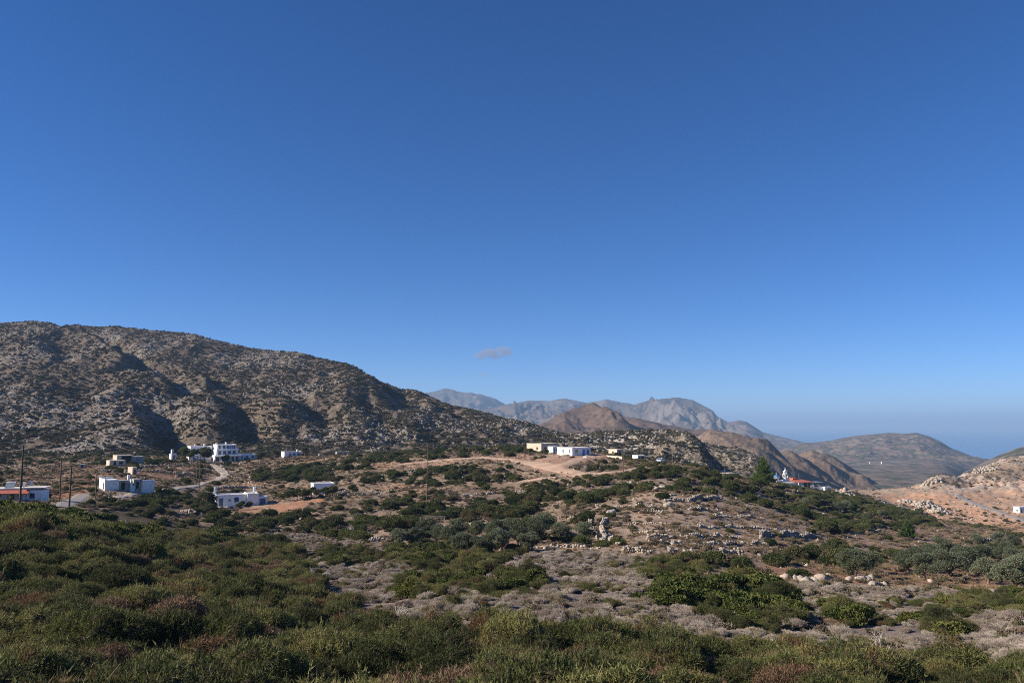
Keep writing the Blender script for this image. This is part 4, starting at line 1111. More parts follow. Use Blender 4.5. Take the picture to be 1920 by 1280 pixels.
pole(44, 834, 36, 930, 'tall leaning wooden pole in front of the red-roofed house at left', Y=142, r=0.2)
pole(115, 860, 112, 934, 'dark wooden pole at the far side of the asphalt road', Y=176, r=0.16)
pole(134, 875, 129, 948, 'wooden pole standing at the near edge of the asphalt road', Y=152, r=0.19)
pole(182, 883, 179, 936, 'wooden pole left of the derelict white house', Y=186)
pole(370, 854, 368, 904, 'left and shorter of the two close poles by the concrete lane', Y=262)
pole(376, 854, 372, 918, 'right and taller of the two close poles by the concrete lane', Y=232)
pole(803, 829, 800, 916, 'lone tall wooden pole in the middle of the green slope', Y=205, r=0.16)
pole(1169, 839, 1169, 888, 'thin pole beside the dirt path right of the new white house', Y=226, r=0.13)
pole(1202, 837, 1202, 866, 'thin pole beside the small white flat hut', Y=270, r=0.12)
pole(1262, 837, 1261, 873, 'thin pole against the pale rocky hill right of the parked car', Y=268, r=0.11)
pole(1360, 859, 1359, 900, 'dark pole in front of the low cream concrete building', Y=330, r=0.16)
pole(1398, 870, 1398, 893, 'short pole with crossarm right of the cream concrete building', True, Y=365, r=0.16)
pole(1434, 864, 1434, 892, 'slim pole above the conifer left of the church', Y=380, r=0.14)
pole(1584, 895, 1584, 916, 'thin pole behind the pale rock heap', Y=420, r=0.12)
pole(732, 826, 732, 848, 'thin far pole above the green slope left of the lone tall pole', Y=352, r=0.13)
pole(658, 830, 658, 848, 'thin far pole beside the low stone shed', Y=395, r=0.13)

def post(px, py, hgt, label, mat='grey_wood', r=0.06, group=None, Y=None):
    b = at(px, Y) if Y else P(px, py)
    o = MB().tube((0, 0, -0.3), (0.03, 0, hgt), r, r * 0.85, 8).tube((0.03, 0, hgt), (0.03, 0, hgt + .03), r * 0.6, r * 0.3, 8).build('fence_post', mat)
    o.location = b
    return tag(o, label, 'post', group)
for k, px in enumerate((68, 77, 90, 103, 114)):
    post(px, 938, 1.6, 'thin wooden fence post in the row beside the red-roofed house', 'grey_wood', 0.06, 'fence posts by the red-roofed house', Y=158)
post(235, 966, 2.2, 'pale fence post standing alone below the derelict house', 'dead_wood', 0.1, Y=120)
post(204, 936, 1.2, 'short white marker post at the start of the lane', 'whitewash_clean', 0.22, Y=182)
post(350, 990, 1.7, 'dark stake in the scrub left of the stone heap', 'pole_wood', 0.07, Y=105)
post(808, 928, 1.5, 'pale stake just right of the lone tall pole', 'dead_wood', 0.1, Y=196)
for k, px in enumerate((707, 721, 734, 745)):
    post(px, 975, 0.9, 'low pale fence stake along the hedge above the dry field', 'dead_wood', 0.07, 'stakes above the dry field', Y=176)

def pen():
    o = P(790, 990); Yp = 165
    a = at(788, Yp)
    t = thing('wooden_frame', a, R(-6), 'open wooden pole frame standing at the edge of the dry field', 'frame')
    for x, y in ((0, 0), (2.2, 0.2), (4.3, 0), (0.6, 2.4), (2.6, 2.4), (4.6, 2.4)):
        MB().tube((x, y, -0.3), (x, y, 1.7), 0.07, 0.06, 7).build('post', 'grey_wood', t)
    MB().tube((-0.3, 0, 1.74), (4.8, 0, 1.78), 0.06, n=7).build('rail', 'grey_wood', t)
    MB().tube((0.3, 2.4, 1.74), (4.9, 2.4, 1.78), 0.06, n=7).build('rail', 'grey_wood', t)
    for x in (0.2, 2.3, 4.4): MB().tube((x, -0.2, 1.86), (x + .2, 2.6, 1.86), 0.05, n=7).build('crosspiece', 'grey_wood', t)
pen()

# ------------------------------------------------------------------ rocks and dry-stone walls
def rock_arrays(seed, sub=1, flat=0.75, rough=0.35):
    bm = bmesh.new(); bmesh.ops.create_icosphere(bm, subdivisions=sub, radius=1.0)
    r = np.random.default_rng(seed)
    V = np.array([v.co[:] for v in bm.verts]); Fs = np.array([[v.index for v in f.verts] for f in bm.faces]); bm.free()
    for k in range(5):                         # chop with planes for angular faces
        n = r.normal(size=3); n /= np.linalg.norm(n)
        d = 0.55 + 0.3 * r.random()
        s = V @ n - d
        V = V - np.where(s > 0, s, 0)[:, None] * n[None, :]
    V *= (1 + rough * (r.random((len(V), 1)) - 0.5))
    V *= np.array([1.0, 0.8 + 0.3 * r.random(), flat])
    return V, Fs
ROCKS = [rock_arrays(100 + i, 2) for i in range(8)]
ROCKS_LO = [rock_arrays(200 + i, 1) for i in range(8)]

def rotmat(rx, ry, rz):
    return np.array(Matrix.Rotation(rz, 3, 'Z') @ Matrix.Rotation(ry, 3, 'Y') @ Matrix.Rotation(rx, 3, 'X'))

class Soup:
    def __init__(s): s.V = []; s.F = []; s.n = 0
    def add(s, V, Fs):
        s.V.append(V); s.F.append(Fs + s.n); s.n += len(V)
    def mesh(s, name, smooth=False): return np_mesh(name, np.concatenate(s.V), np.concatenate(s.F), smooth)

def stone_wall(pts, label, hgt=1.0, thick=0.6, stone=0.38, mat='limestone', name='dry_stone_wall', rnd=0.25, as_parts=False, Yfix=None):
    W = [P(*p) for p in pts] if Yfix is None else [at(p[0], Yfix[i]) for i, p in enumerate(pts)]
    root_loc = W[0].copy()
    r = np.random.default_rng(int(pts[0][0] * 7 + pts[0][1]))
    root = thing(name, root_loc, 0, label, 'wall', 'dry stone walls')
    so = Soup(); caps = Soup()
    for a, b in zip(W[:-1], W[1:]):
        d = b - a; L = math.hypot(d.x, d.y)
        if L < 0.1: continue
        ux, uy = d.x / L, d.y / L
        ncol = max(2, int(L / (stone * 1.55))); nrow = max(1, int(hgt / (stone * 1.1)))
        for i in range(ncol):
            gapn = float(pn((a.x + d.x * i / ncol) / 3.1, (a.y + d.y * i / ncol) / 3.1 + 0.5))
            if gapn < -0.5 and L > 3: continue
            hcol = max(1, nrow - (1 if r.random() < 0.3 else 0) - (1 if gapn < 0 else 0) + (1 if gapn > 0.35 else 0))
            for j in range(hcol):
                for side in ((-1, 1) if thick > stone * 1.5 else (0,)):
                    t = (i + r.random() * 0.6) / ncol
                    x = a.x + d.x * t - uy * side * thick * 0.3 + r.normal() * 0.04; y = a.y + d.y * t + ux * side * thick * 0.3 + r.normal() * 0.04
                    z = float(near_h(np.array([x]), np.array([y]))[0]) + stone * (0.25 + j * 1.05) + r.normal() * 0.03
                    s = stone * (0.75 + rnd * 2 * r.random())
                    V, Fs = ROCKS_LO[r.integers(8)]
                    M = rotmat(r.random() * 0.6, r.random() * 0.6, r.random() * 6.3)
                    V = (V * s) @ M.T + np.array([x - root_loc.x, y - root_loc.y, z - root_loc.z])
                    (caps if j == hcol - 1 else so).add(V, Fs)
    if so.n: link('wall_stones', so.mesh('wall_stones'), [mat], root)
    if caps.n: link('cap_stones', caps.mesh('cap_stones'), [mat], root)
    return root

WALLS = [
 ([(1165,962),(1200,960),(1245,962)], 'thin terrace wall left of the round terrace bushes', 0.7, 'limestone'),
 ([(1340,968),(1385,970),(1430,972)], 'thin terrace wall right of the round terrace bushes', 0.9, 'limestone'),
 ([(1170,985),(1220,982),(1270,984)], 'thin terrace wall above the long middle one at left', 0.7, 'pink_limestone'),
 ([(1310,990),(1360,988),(1420,990),(1460,993)], 'thin terrace wall above the long middle one at right', 0.8, 'limestone'),
 ([(1190,999),(1240,997),(1300,997)], 'very low stone line just above the long middle wall', 0.6, 'pink_limestone'),
 ([(1230,1022),(1300,1021),(1370,1022),(1440,1022)], 'lowest long stone line at the foot of the terraces', 0.7, 'limestone'),
 ([(1150,950),(1190,948),(1230,950)], 'short broken wall left of the topmost terrace wall', 0.7, 'limestone'),
 ([(700,893),(760,890),(820,888)], 'thin pale wall crossing the green slope below the dirt track', 0.7, 'limestone'),
 ([(870,930),(930,926),(985,922)], 'thin pale wall in the thicket below the dirt path', 0.7, 'limestone'),
 ([(1560,1000),(1610,996),(1650,994)], 'thin stone line on the brown slope left of the young pine', 0.7, 'limestone'),
 ([(560,934),(640,930),(720,927)], 'thin pale wall between field and thicket right of the ploughed field', 0.7, 'limestone'),
 ([(1245,931),(1258,930),(1270,929)], 'short upper terrace wall stub below the dark bushes on the terraced slope', 0.9, 'limestone'),
 ([(1247,942),(1285,941),(1320,938),(1354,937)], 'topmost long terrace wall on the bare terraced slope', 1.3, 'limestone'),
 ([(1292,956),(1318,956),(1346,958)], 'broken terrace wall under the topmost long one', 1.2, 'limestone'),
 ([(1215,1014),(1250,1010),(1290,1008),(1353,1007),(1390,1010)], 'long middle terrace wall crossing the terraced slope', 1.0, 'limestone'),
 ([(1426,1007),(1465,1006),(1500,1008),(1530,1009)], 'rocky terrace wall continuing right of the long middle one', 1.4, 'grey_rock'),
 ([(1168,1036),(1194,1035),(1222,1040)], 'low wall of pale stones left under the terraces', 1.0, 'limestone'),
 ([(1254,1036),(1275,1036),(1300,1039)], 'low grey wall between two dark bushes under the terraces', 1.0, 'grey_rock'),
 ([(1352,1036),(1372,1037),(1396,1042)], 'low pale wall at the right under the terraces', 1.1, 'limestone'),
 ([(1133,1020),(1119,1006),(1105,992),(1108,980)], 'left one of two pale walls running down the slope', 1.0, 'limestone'),
 ([(1160,1023),(1141,1012),(1130,1003),(1128,990),(1134,979),(1143,965)], 'right one of two pale walls running down the slope', 1.0, 'limestone'),
 ([(1100,935),(1110,943),(1121,954)], 'short pale wall slanting above the two walls that run downhill', 0.9, 'pink_limestone'),
 ([(1000,976),(1040,974),(1075,972),(1103,973)], 'field edge wall left of the two walls that run downhill', 0.9, 'pink_limestone'),
 ([(990,1027),(1040,1026),(1085,1027),(1125,1029)], 'low stone edge below the olive trees in the middle', 0.6, 'limestone'),
 ([(908,990),(928,985),(950,982)], 'grey wall behind the olive trees at the end of the dry field', 1.4, 'grey_rock'),
 ([(676,1018),(705,1015),(732,1012)], 'dark low wall under the dry field', 0.9, 'grey_rock'),
 ([(1840,1018),(1858,1012),(1875,1007),(1897,1002)], 'dark curving wall above the right-hand olive trees', 1.2, 'grey_rock'),
 ([(172,890),(180,893),(190,896),(230,898),(276,899)], 'low pinkish field wall behind the derelict house', 0.9, 'pink_limestone'),
 ([(186,886),(203,885),(220,886)], 'dark retaining wall above the pinkish field wall', 1.6, 'grey_rock'),
 ([(250,883),(285,884),(320,886),(357,888)], 'pinkish terrace wall running right from the square cream hut', 1.2, 'pink_limestone'),
 ([(255,877),(300,874),(345,871),(368,870)], 'upper field wall below the big white complex', 0.9, 'grey_rock'),
 ([(328,896),(350,889),(375,883),(398,878)], 'slanting lane wall left of the concrete lane', 0.9, 'limestone'),
 ([(400,917),(430,916),(465,916),(497,916)], 'rubble wall right behind the two-chimney house', 1.3, 'grey_rock'),
 ([(412,868),(418,876),(424,884),(428,891)], 'pale wall along the right side of the concrete lane', 0.9, 'pink_limestone'),
 ([(590,925),(640,924),(700,923),(748,921)], 'long dark terrace wall under the row of small trees', 1.1, 'grey_rock'),
 ([(460,876),(500,873),(540,871),(565,869)], 'pale broken wall on the brown slope right of the complex', 0.8, 'pink_limestone'),
]
for pts, lab, hg, mt in WALLS:
    stone_wall(pts, lab, hg * 0.85, 0.5, 0.24, mt)

def heap(px, py, label, n, spread, size, mat, Y=None, name='stone_heap', cat='stone heap'):
    c = at(px, Y) if Y else P(px, py)
    r = np.random.default_rng(int(px * 3 + py))
    root = thing(name, c, 0, label, cat)
    so = Soup()
    for k in range(n):
        a = r.random() * 6.283; q = math.sqrt(r.random())
        x, y = math.cos(a) * q * spread[0], math.sin(a) * q * spread[1]
        z = float(near_h(np.array([c.x + x]), np.array([c.y + y]))[0]) - c.z + spread[2] * (1 - q) * r.random()
        V, Fs = ROCKS_LO[r.integers(8)]
        s = size * (0.5 + r.random())
        so.add((V * s) @ rotmat(*r.random(3) * 3).T + np.array([x, y, z]), Fs)
    link('stones', so.mesh('stones'), [mat], root)
    # a few large blocks on top, each its own piece
    for k in range(4):
        V, Fs = ROCKS[r.integers(8)]
        me = np_mesh('block', V * size * 1.6, Fs)
        o = link('block', me, [mat], root); x = r.normal() * spread[0] * .35; y = r.normal() * spread[1] * .3
        o.location = (x, y, float(near_h(np.array([c.x + x]), np.array([c.y + y]))[0]) - c.z + spread[2] * 0.55)
    return root
heap(358, 962, 'heap of pale stones in the scrub below the two-chimney house', 70, (2.6, 1.2, 0.9), 0.32, 'pink_limestone')
heap(112, 946, 'rubble heap beside the pole at the asphalt road', 60, (3.0, 1.2, 0.8), 0.34, 'limestone', Y=150)
heap(1585, 915, 'pale rock heap above the white retaining wall', 90, (7.0, 3, 4.5), 0.95, 'pink_limestone', Y=392)
for (hx, hy, hY, hn, hs, lb) in ((1735, 940, 462, 70, (7, 5, 3.5), 'pale cliff of jagged rocks beside the upper end of the asphalt road'), (1762, 962, 440, 60, (6, 4, 2.5), 'pale jagged rocks below the asphalt road'), (1700, 935, 470, 40, (5, 3, 2), 'small pale crag left of the rocky cliff by the road'), (1745, 893, 545, 50, (8, 4, 2.5), 'pale rocks crowning the low knoll above the road'), (1850, 880, 595, 60, (10, 6, 3), 'pale rock ledge on the right hill crest')):
    heap(hx, hy, lb, hn * 2, hs, 0.95, 'crag_rock', Y=hY, name='rock_outcrop', cat='rock outcrop')
heap(1235, 905, 'pale outcrop of rocks below the dark bushes on the knoll', 60, (4, 2.4, 1.0), 0.55, 'limestone', Y=190)
heap(1165, 922, 'small pale outcrop left of the terraces', 40, (2.6, 1.6, 0.8), 0.5, 'limestone', Y=185)
heap(1145, 966, 'stone pile at the upper end of the right downhill wall', 24, (1.0, 0.8, 1.0), 0.38, 'grey_rock')
heap(1255, 950, 'single white boulder cluster beside a round bush on the terraces', 12, (1.0, 0.8, 0.7), 0.5, 'limestone')
heap(1098, 851, 'white building-sand pile in front of the new white house', 30, (0.9, 0.7, 0.5), 0.28, 'whitewash', Y=272, name='rubble_pile', cat='pile')

# the row of big pale boulders at the right, each stone a piece of the wall
def boulder_row(pts, label, size):
    r = np.random.default_rng(int(pts[0][0]))
    W = [P(*p) for p in pts]
    root = thing('boulder_wall', W[0], 0, label, 'wall', 'boulder walls at the edge of the grey scrub')
    for a, b in zip(W[:-1], W[1:]):
        L = (b - a).length; n = max(2, int(L / (size * 1.5)))
        for i in range(n):
            t = (i + r.random() * .5) / n; q = a.lerp(b, t)
            s = size * (0.55 + 0.75 * r.random())
            x, y = q.x + r.normal() * .2, q.y + r.normal() * .35
            V, Fs = ROCKS[r.integers(8)]
            o = link('stone', np_mesh('stone', V * s, Fs), ['pink_limestone' if r.random() < .5 else 'limestone'], root)
            o.location = (x - W[0].x, y - W[0].y, float(near_h(np.array([x]), np.array([y]))[0]) - W[0].z + s * .35); o.rotation_euler = (r.random() * .5, r.random() * .5, r.random() * 6)
boulder_row([(1400,1090),(1440,1088),(1489,1086),(1505,1090),(1536,1091),(1553,1088)], 'row of large pale boulders behind the broad-leaved bush', 0.6)
boulder_row([(1592,1090),(1618,1089),(1645,1087)], 'short row of boulders right of the long boulder row', 0.5)
boulder_row([(1630,1100),(1650,1100),(1672,1101)], 'lowest short row of boulders at the edge of the grey scrub', 0.45)

# ------------------------------------------------------------------ plants
leaf_mat('broom_leaf', [(0.25, (0.050, 0.062, 0.021)), (0.5, (0.110, 0.126, 0.040)), (0.72, (0.22, 0.215, 0.075))], 0.22, 0.25, alt=(0.17, 0.10, 0.05), altpos=(0.66, 0.76))
leaf_mat('dry_twig', [(0.3, (0.13, 0.08, 0.045)), (0.7, (0.27, 0.19, 0.12))], 0.3, 0.1)
leaf_mat('grey_twig', [(0.25, (0.25, 0.205, 0.165)), (0.55, (0.43, 0.37, 0.31)), (0.85, (0.62, 0.54, 0.45))], 0.2, 0.1, alt=(0.20, 0.17, 0.085), altpos=(0.60, 0.70))
leaf_mat('mastic_leaf', [(0.25, (0.044, 0.060, 0.020)), (0.5, (0.078, 0.100, 0.030)), (0.8, (0.13, 0.145, 0.044))], 0.06, 0.2, alt=(0.12, 0.10, 0.045), altpos=(0.62, 0.74))
leaf_mat('olive_leaf', [(0.25, (0.085, 0.105, 0.058)), (0.5, (0.13, 0.155, 0.09)), (0.8, (0.18, 0.20, 0.125))], 0.1, 0.18)
leaf_mat('fig_leaf', [(0.25, (0.055, 0.078, 0.018)), (0.5, (0.100, 0.122, 0.028)), (0.8, (0.165, 0.165, 0.042))], 0.4, 0.25)
leaf_mat('pine_leaf', [(0.25, (0.055, 0.095, 0.02)), (0.5, (0.09, 0.14, 0.03)), (0.8, (0.13, 0.18, 0.045))], 0.4, 0.2)
leaf_mat('hill_shrub_leaf', [(0.25, (0.070, 0.066, 0.038)), (0.5, (0.115, 0.103, 0.063)), (0.8, (0.19, 0.16, 0.108))], 0.02, 0.1)
leaf_mat('dry_grass', [(0.3, (0.22, 0.155, 0.085)), (0.7, (0.36, 0.27, 0.165))], 0.1, 0.2)
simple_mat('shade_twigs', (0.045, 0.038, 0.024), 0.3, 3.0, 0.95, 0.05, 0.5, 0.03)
simple_mat('grey_core', (0.22, 0.19, 0.165), 0.3, 3.0, 0.95, 0.05, 0.5, 0.03)

def lobes_dome(r, n, rad, hgt):
    """overlapping rounded masses of a low shrub standing on z=0"""
    L = []
    for k in range(n):
        a = r.random() * 6.283; q = math.sqrt(r.random()) * 0.72
        s = rad * (0.34 + 0.26 * r.random())
        L.append((math.cos(a) * q * rad, math.sin(a) * q * rad, hgt * (0.25 + 0.45 * r.random() * (1 - q * .6)), s, s, hgt * (0.38 + 0.25 * r.random()) * (1.05 - q * 0.5)))
    return L

def lobe_points(r, L, n):
    w = np.array([l[3] * l[4] for l in L]); w /= w.sum()
    k = r.choice(len(L), n, p=w); A = np.array(L)[k]
    d = r.normal(size=(n, 3)); d[:, 2] = np.where(d[:, 2] < -0.25, -d[:, 2], d[:, 2])
    d /= np.linalg.norm(d, axis=1)[:, None]
    rad = 0.86 + 0.2 * r.random(n)
    Pp = A[:, :3] + d * A[:, 3:6] * rad[:, None]
    nn = d / A[:, 3:6]; nn /= np.linalg.norm(nn, axis=1)[:, None]
    return Pp, nn

def leaf_tris(r, Pp, D, length, width, quad=False):
    """one slim leaf or sprig per point, along D"""
    n = len(Pp)
    Ln = length * (0.6 + 0.8 * r.random(n))[:, None]; Wd = width * (0.7 + 0.6 * r.random(n))[:, None]
    s = np.cross(D, r.normal(size=(n, 3))); s /= np.linalg.norm(s, axis=1)[:, None] + 1e-9
    if not quad:
        V = np.stack([Pp - s * Wd * .5, Pp + s * Wd * .5, Pp + D * Ln], 1).reshape(-1, 3)
        return V, np.arange(3 * n).reshape(n, 3)
    m = Pp + D * Ln * .5
    V = np.stack([Pp, m + s * Wd * .5, Pp + D * Ln, m - s * Wd * .5], 1).reshape(-1, 3)
    q = np.arange(4 * n).reshape(n, 4)
    return V, np.concatenate([q[:, [0, 1, 2]], q[:, [0, 2, 3]]])

_ico = None
def ico():
    global _ico
    if _ico is None:
        bm = bmesh.new(); bmesh.ops.create_icosphere(bm, subdivisions=2, radius=1.0)
        _ico = (np.array([v.co[:] for v in bm.verts]), np.array([[v.index for v in f.verts] for f in bm.faces])); bm.free()
    return _ico

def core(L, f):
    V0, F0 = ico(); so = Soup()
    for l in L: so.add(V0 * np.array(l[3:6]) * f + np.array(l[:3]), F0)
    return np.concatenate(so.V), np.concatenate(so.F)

def combine(name, parts, mats):
    V = []; Fs = []; mi = []; n = 0
    for k, (v, f) in enumerate(parts):
        V.append(v); Fs.append(f + n); n += len(v); mi.append(np.full(len(f), k))
    me = np_mesh(name, np.concatenate(V), np.concatenate(Fs), False, np.concatenate(mi))
    for m_ in mats: me.materials.append(MATS[m_])
    return me

def shrub_mesh(name, seed, rad, hgt, nl, n, length, width, leafmat, coremat='shade_twigs', up=0.5, rnd=0.6, coref=0.82, quad=False, wind=0.15, flat=0.0, extra=None, shoots=0):
    r = np.random.default_rng(seed)
    L = lobes_dome(r, nl, rad, hgt)
    Pp, nn = lobe_points(r, L, n)
    D = nn + r.normal(size=(n, 3)) * rnd + np.array([wind, 0, up]); D /= np.linalg.norm(D, axis=1)[:, None]
    keep = Pp[:, 2] > -0.05
    parts = [leaf_tris(r, Pp[keep], D[keep], length, width, quad), core(L, coref)]
    mats = [leafmat, coremat]
    if shoots:
        Pe, ns = lobe_points(r, L, shoots)
        ds = ns * 0.9 + r.normal(size=(shoots, 3)) * .4 + np.array([wind, 0, .35]); ds /= np.linalg.norm(ds, axis=1)[:, None]
        ln = (0.08 + 0.17 * r.random(shoots)) * rad
        m_ = 16
        tt = np.tile(np.linspace(0.1, 1, m_), shoots)[:, None]; rp = np.repeat(np.arange(shoots), m_)
        Pl = Pe[rp] + ds[rp] * ln[rp][:, None] * tt + r.normal(size=(shoots * m_, 3)) * .012
        Dl = ds[rp] * 0.7 + r.normal(size=(shoots * m_, 3)) * .5; Dl /= np.linalg.norm(Dl, axis=1)[:, None]
        v, f = leaf_tris(r, Pl, Dl, length * .8, width, quad); v0, f0 = parts[0]; parts[0] = (np.concatenate([v0, v]), np.concatenate([f0, f + len(v0)]))
    if extra:
        ne, mt = extra
        Pe, ne_ = lobe_points(r, L, ne)
        De = ne_ + r.normal(size=(ne, 3)) * .8 + np.array([0, 0, .8]); De /= np.linalg.norm(De, axis=1)[:, None]
        parts.append(leaf_tris(r, Pe, De, length * 2.2, width * 0.6)); mats.append(mt)
    return combine(name, parts, mats)

BROOM = [shrub_mesh('broom_shrub', 10 + i, 1.2, 1.15, 11, 12000, 0.12, 0.023, 'broom_leaf', up=0.12, rnd=0.85, wind=0.15, coref=0.78, extra=(420, 'dry_twig'), shoots=190) for i in range(4)]
BROOM += [shrub_mesh('broom_shrub', 20 + i, 1.15, 0.95, 9, 10000, 0.12, 0.018, 'dry_twig', up=0.12, rnd=0.9, wind=0.15, coref=0.72, shoots=120) for i in range(1)]
CUSH = [shrub_mesh('grey_cushion', 30 + i, 0.62, 0.40, 9, 6500, 0.10, 0.0095, 'grey_twig', 'grey_core', up=0.35, rnd=0.7, coref=0.8, shoots=90) for i in range(4)]
MAST = [shrub_mesh('mastic_shrub', 40 + i, 1.7, 1.5, 11, 5200, 0.16, 0.10, 'mastic_leaf', up=0.2, rnd=0.9, quad=True, coref=0.8, shoots=60) for i in range(5)]
FIG = [shrub_mesh('broad_leaved_bush', 50 + i, 1.3, 1.25, 9, 2600, 0.19, 0.14, 'fig_leaf', up=0.2, rnd=0.8, quad=True, coref=0.78, shoots=50) for i in range(3)]
HSHR = [shrub_mesh('hill_shrub', 60 + i, 1.0, 0.75, 6, 700, 0.26, 0.17, 'hill_shrub_leaf', up=0.3, rnd=0.9, quad=True, coref=0.9) for i in range(3)]
def tuft_mesh(seed):
    r = np.random.default_rng(seed); n = 160
    a = r.random(n) * 6.283; q = r.random(n) * 0.28
    Pp = np.stack([np.cos(a) * q, np.sin(a) * q, 0 * a - 0.02], 1)
    D = np.stack([np.cos(a) * .5, np.sin(a) * .5, 0.9 + 0 * a], 1) + r.normal(size=(n, 3)) * .25; D /= np.linalg.norm(D, axis=1)[:, None]
    me = combine('dry_tuft', [leaf_tris(r, Pp, D, 0.34, 0.025)], ['dry_grass']); return me
TUFT = [tuft_mesh(70 + i) for i in range(3)]

def limb_mesh(segs, n=7):
    m = MB()
    for a, b, ra, rb in segs: m.tube(a, b, ra, rb, n)
    return m

def tree_meshes(seed, trunk_h, rad, crown_h, nl, n, length, width, mat, quad=True, tr=0.16, corf=0.66, ls=0.36):
    r = np.random.default_rng(seed)
    segs = [((0, 0, -0.3), (0.08, 0.03, trunk_h), tr, tr * .75)]
    L = []
    for k in range(nl):
        a = 6.283 * k / nl + r.random() * .8; q = (0.15 + 0.65 * r.random()) * rad
        c = (math.cos(a) * q, math.sin(a) * q, trunk_h + crown_h * (0.12 + 0.68 * r.random() * (1.1 - 0.4 * q / rad)))
        s = rad * (ls + 0.2 * r.random())
        L.append((c[0], c[1], c[2], s, s, s * 0.85))
        segs.append(((0.08, 0.03, trunk_h * 0.95), (c[0] * .8, c[1] * .8, c[2]), tr * .5, tr * .15))
    Pp, nn = lobe_points(r, L, n)
    D = nn + r.normal(size=(n, 3)) * 0.9; D /= np.linalg.norm(D, axis=1)[:, None]
    crown = combine('crown', [leaf_tris(r, Pp, D, length, width, quad), core(L, corf)], [mat, 'shade_twigs'])
    m = limb_mesh(segs); trunk = bpy.data.meshes.new('trunk'); trunk.from_pydata(m.V, [], m.F); trunk.update(); trunk.materials.append(MATS['bark'])
    return crown, trunk
OLIVE = [tree_meshes(80 + i, 0.5, 1.9, 2.3 + 0.3 * (i % 2), 20, 8500, 0.15, 0.06, 'olive_leaf', corf=0.5, ls=0.24) for i in range(6)]
SMALLT = [tree_meshes(90 + i, 1.0, 1.35, 1.7, 7, 2600, 0.2, 0.11, 'mastic_leaf', tr=0.1) for i in range(2)]

def conifer_meshes(seed, h, rad):
    r = np.random.default_rng(seed)
    segs = [((0, 0, -0.3), (0, 0, h * .95), h * 0.03, 0.02)]
    Ps = []; Ds = []
    for lv in np.linspace(0.08, 0.97, 15):
        nb = int(9 - 4 * lv); ln = rad * (1 - lv) ** 0.8 * (0.8 + 0.4 * r.random()) + 0.15
        for k in range(nb):
            a = 6.283 * k / nb + r.random() * 1.5; l2 = ln * (0.7 + .5 * r.random())
            tip = np.array([math.cos(a) * l2, math.sin(a) * l2, h * lv + l2 * 0.18]); base = np.array([0, 0, h * lv])
            segs.append((tuple(base), tuple(tip), 0.035, 0.012))
            m = int(90 * l2) + 20
            t = r.random(m)[:, None] ** 0.7
            Ps.append(base + (tip - base) * t + r.normal(size=(m, 3)) * 0.11 * h / 5); d = np.tile((tip - base) / (np.linalg.norm(tip - base) + 1e-6), (m, 1)) + r.normal(size=(m, 3)) * .7 + np.array([0, 0, .4]); Ds.append(d / np.linalg.norm(d, axis=1)[:, None])
    crown = combine('crown', [leaf_tris(r, np.concatenate(Ps), np.concatenate(Ds), 0.30, 0.085, True)], ['pine_leaf'])
    m = limb_mesh(segs, 6); trunk = bpy.data.meshes.new('trunk'); trunk.from_pydata(m.V, [], m.F); trunk.update(); trunk.materials.append(MATS['bark'])
    return crown, trunk
PINE = [conifer_meshes(95, 7.0, 3.0), conifer_meshes(96, 3.2, 1.3)]

def plant_tree(name, proto, p, s, rz, label, cat='tree', group=None):
    root = thing(name, p, rz, label, cat, group); root.scale = (s, s, s)
    o = link('crown', proto[0]); o.parent = root
    o = link('trunk', proto[1]); o.parent = root
    return root

def gzv(X, Y): return near_h(np.asarray(X, float), np.asarray(Y, float))

# ---- olive trees
OL_MID = [(748,1024),(802,1012),(820,1018),(837,1024),(867,1033),(905,1042),(939,1032),(893,1010),(930,1010),(972,1024),(1003,1018),(1020,1003),(1050,1012),(1097,1016),(780,1020),(855,1010),(960,1006),(990,1036)]
OL_R = [(1703,1074),(1734,1086),(1743,1056),(1779,1084),(1792,1048),(1807,1061),(1835,1054),(1815,1082),(1853,1094),(1857,1050),(1889,1038),(1907,1063),(1914,1084),(1873,1024),(1901,1027),(1903,1108),(1604,1080),(1626,1073),(1834,1026),(1765,1044),(1880,1054),(1722,1060)]
OL_C = [(1623,980),(1654,972),(1510,950),(1526,946),(1545,952),(1570,960),(1590,958)]
def olabel(i, px, py, lst, where):
    order = sorted(range(len(lst)), key=lambda k: lst[k][0]).index(i)
    return where
words = ['first','second','third','fourth','fifth','sixth','seventh','eighth','ninth','tenth','eleventh','twelfth','thirteenth','fourteenth','fifteenth','sixteenth','seventeenth','eighteenth','nineteenth','twentieth','twenty-first','twenty-second']
for lst, where, grp, sc in ((OL_MID, 'of the grove beside the dry field', 'olive trees beside the dry field', 1.0), (OL_R, 'of the grove at the right edge', 'olive trees at the right', 1.1), (OL_C, 'on the slope below the red-roofed building', 'olive trees on the slope below the church', 1.0)):
    rank = {p: i for i, p in enumerate(sorted(lst))}
    for i, p in enumerate(lst):
        plant_tree('olive_tree', OLIVE[i % 6], P(*p), sc * (0.85 + 0.3 * random.random()), random.random() * 6.28, 'grey-green olive tree, %s from the left %s' % (words[rank[p]], where), 'tree', grp)
# ---- row of small trees by the plain white building
ROW = [(540,922),(549,922),(558,922),(567,922),(575,923),(584,923),(593,922),(611,921),(624,920),(662,921)]
for i, p in enumerate(ROW):
    plant_tree('small_tree', SMALLT[i % 2], at(p[0], 224 + (i % 3)), 0.95 + 0.25 * random.random(), random.random() * 6, 'small dark round tree, %s from the left in the row by the plain white building' % words[i], 'tree', 'row of small trees')
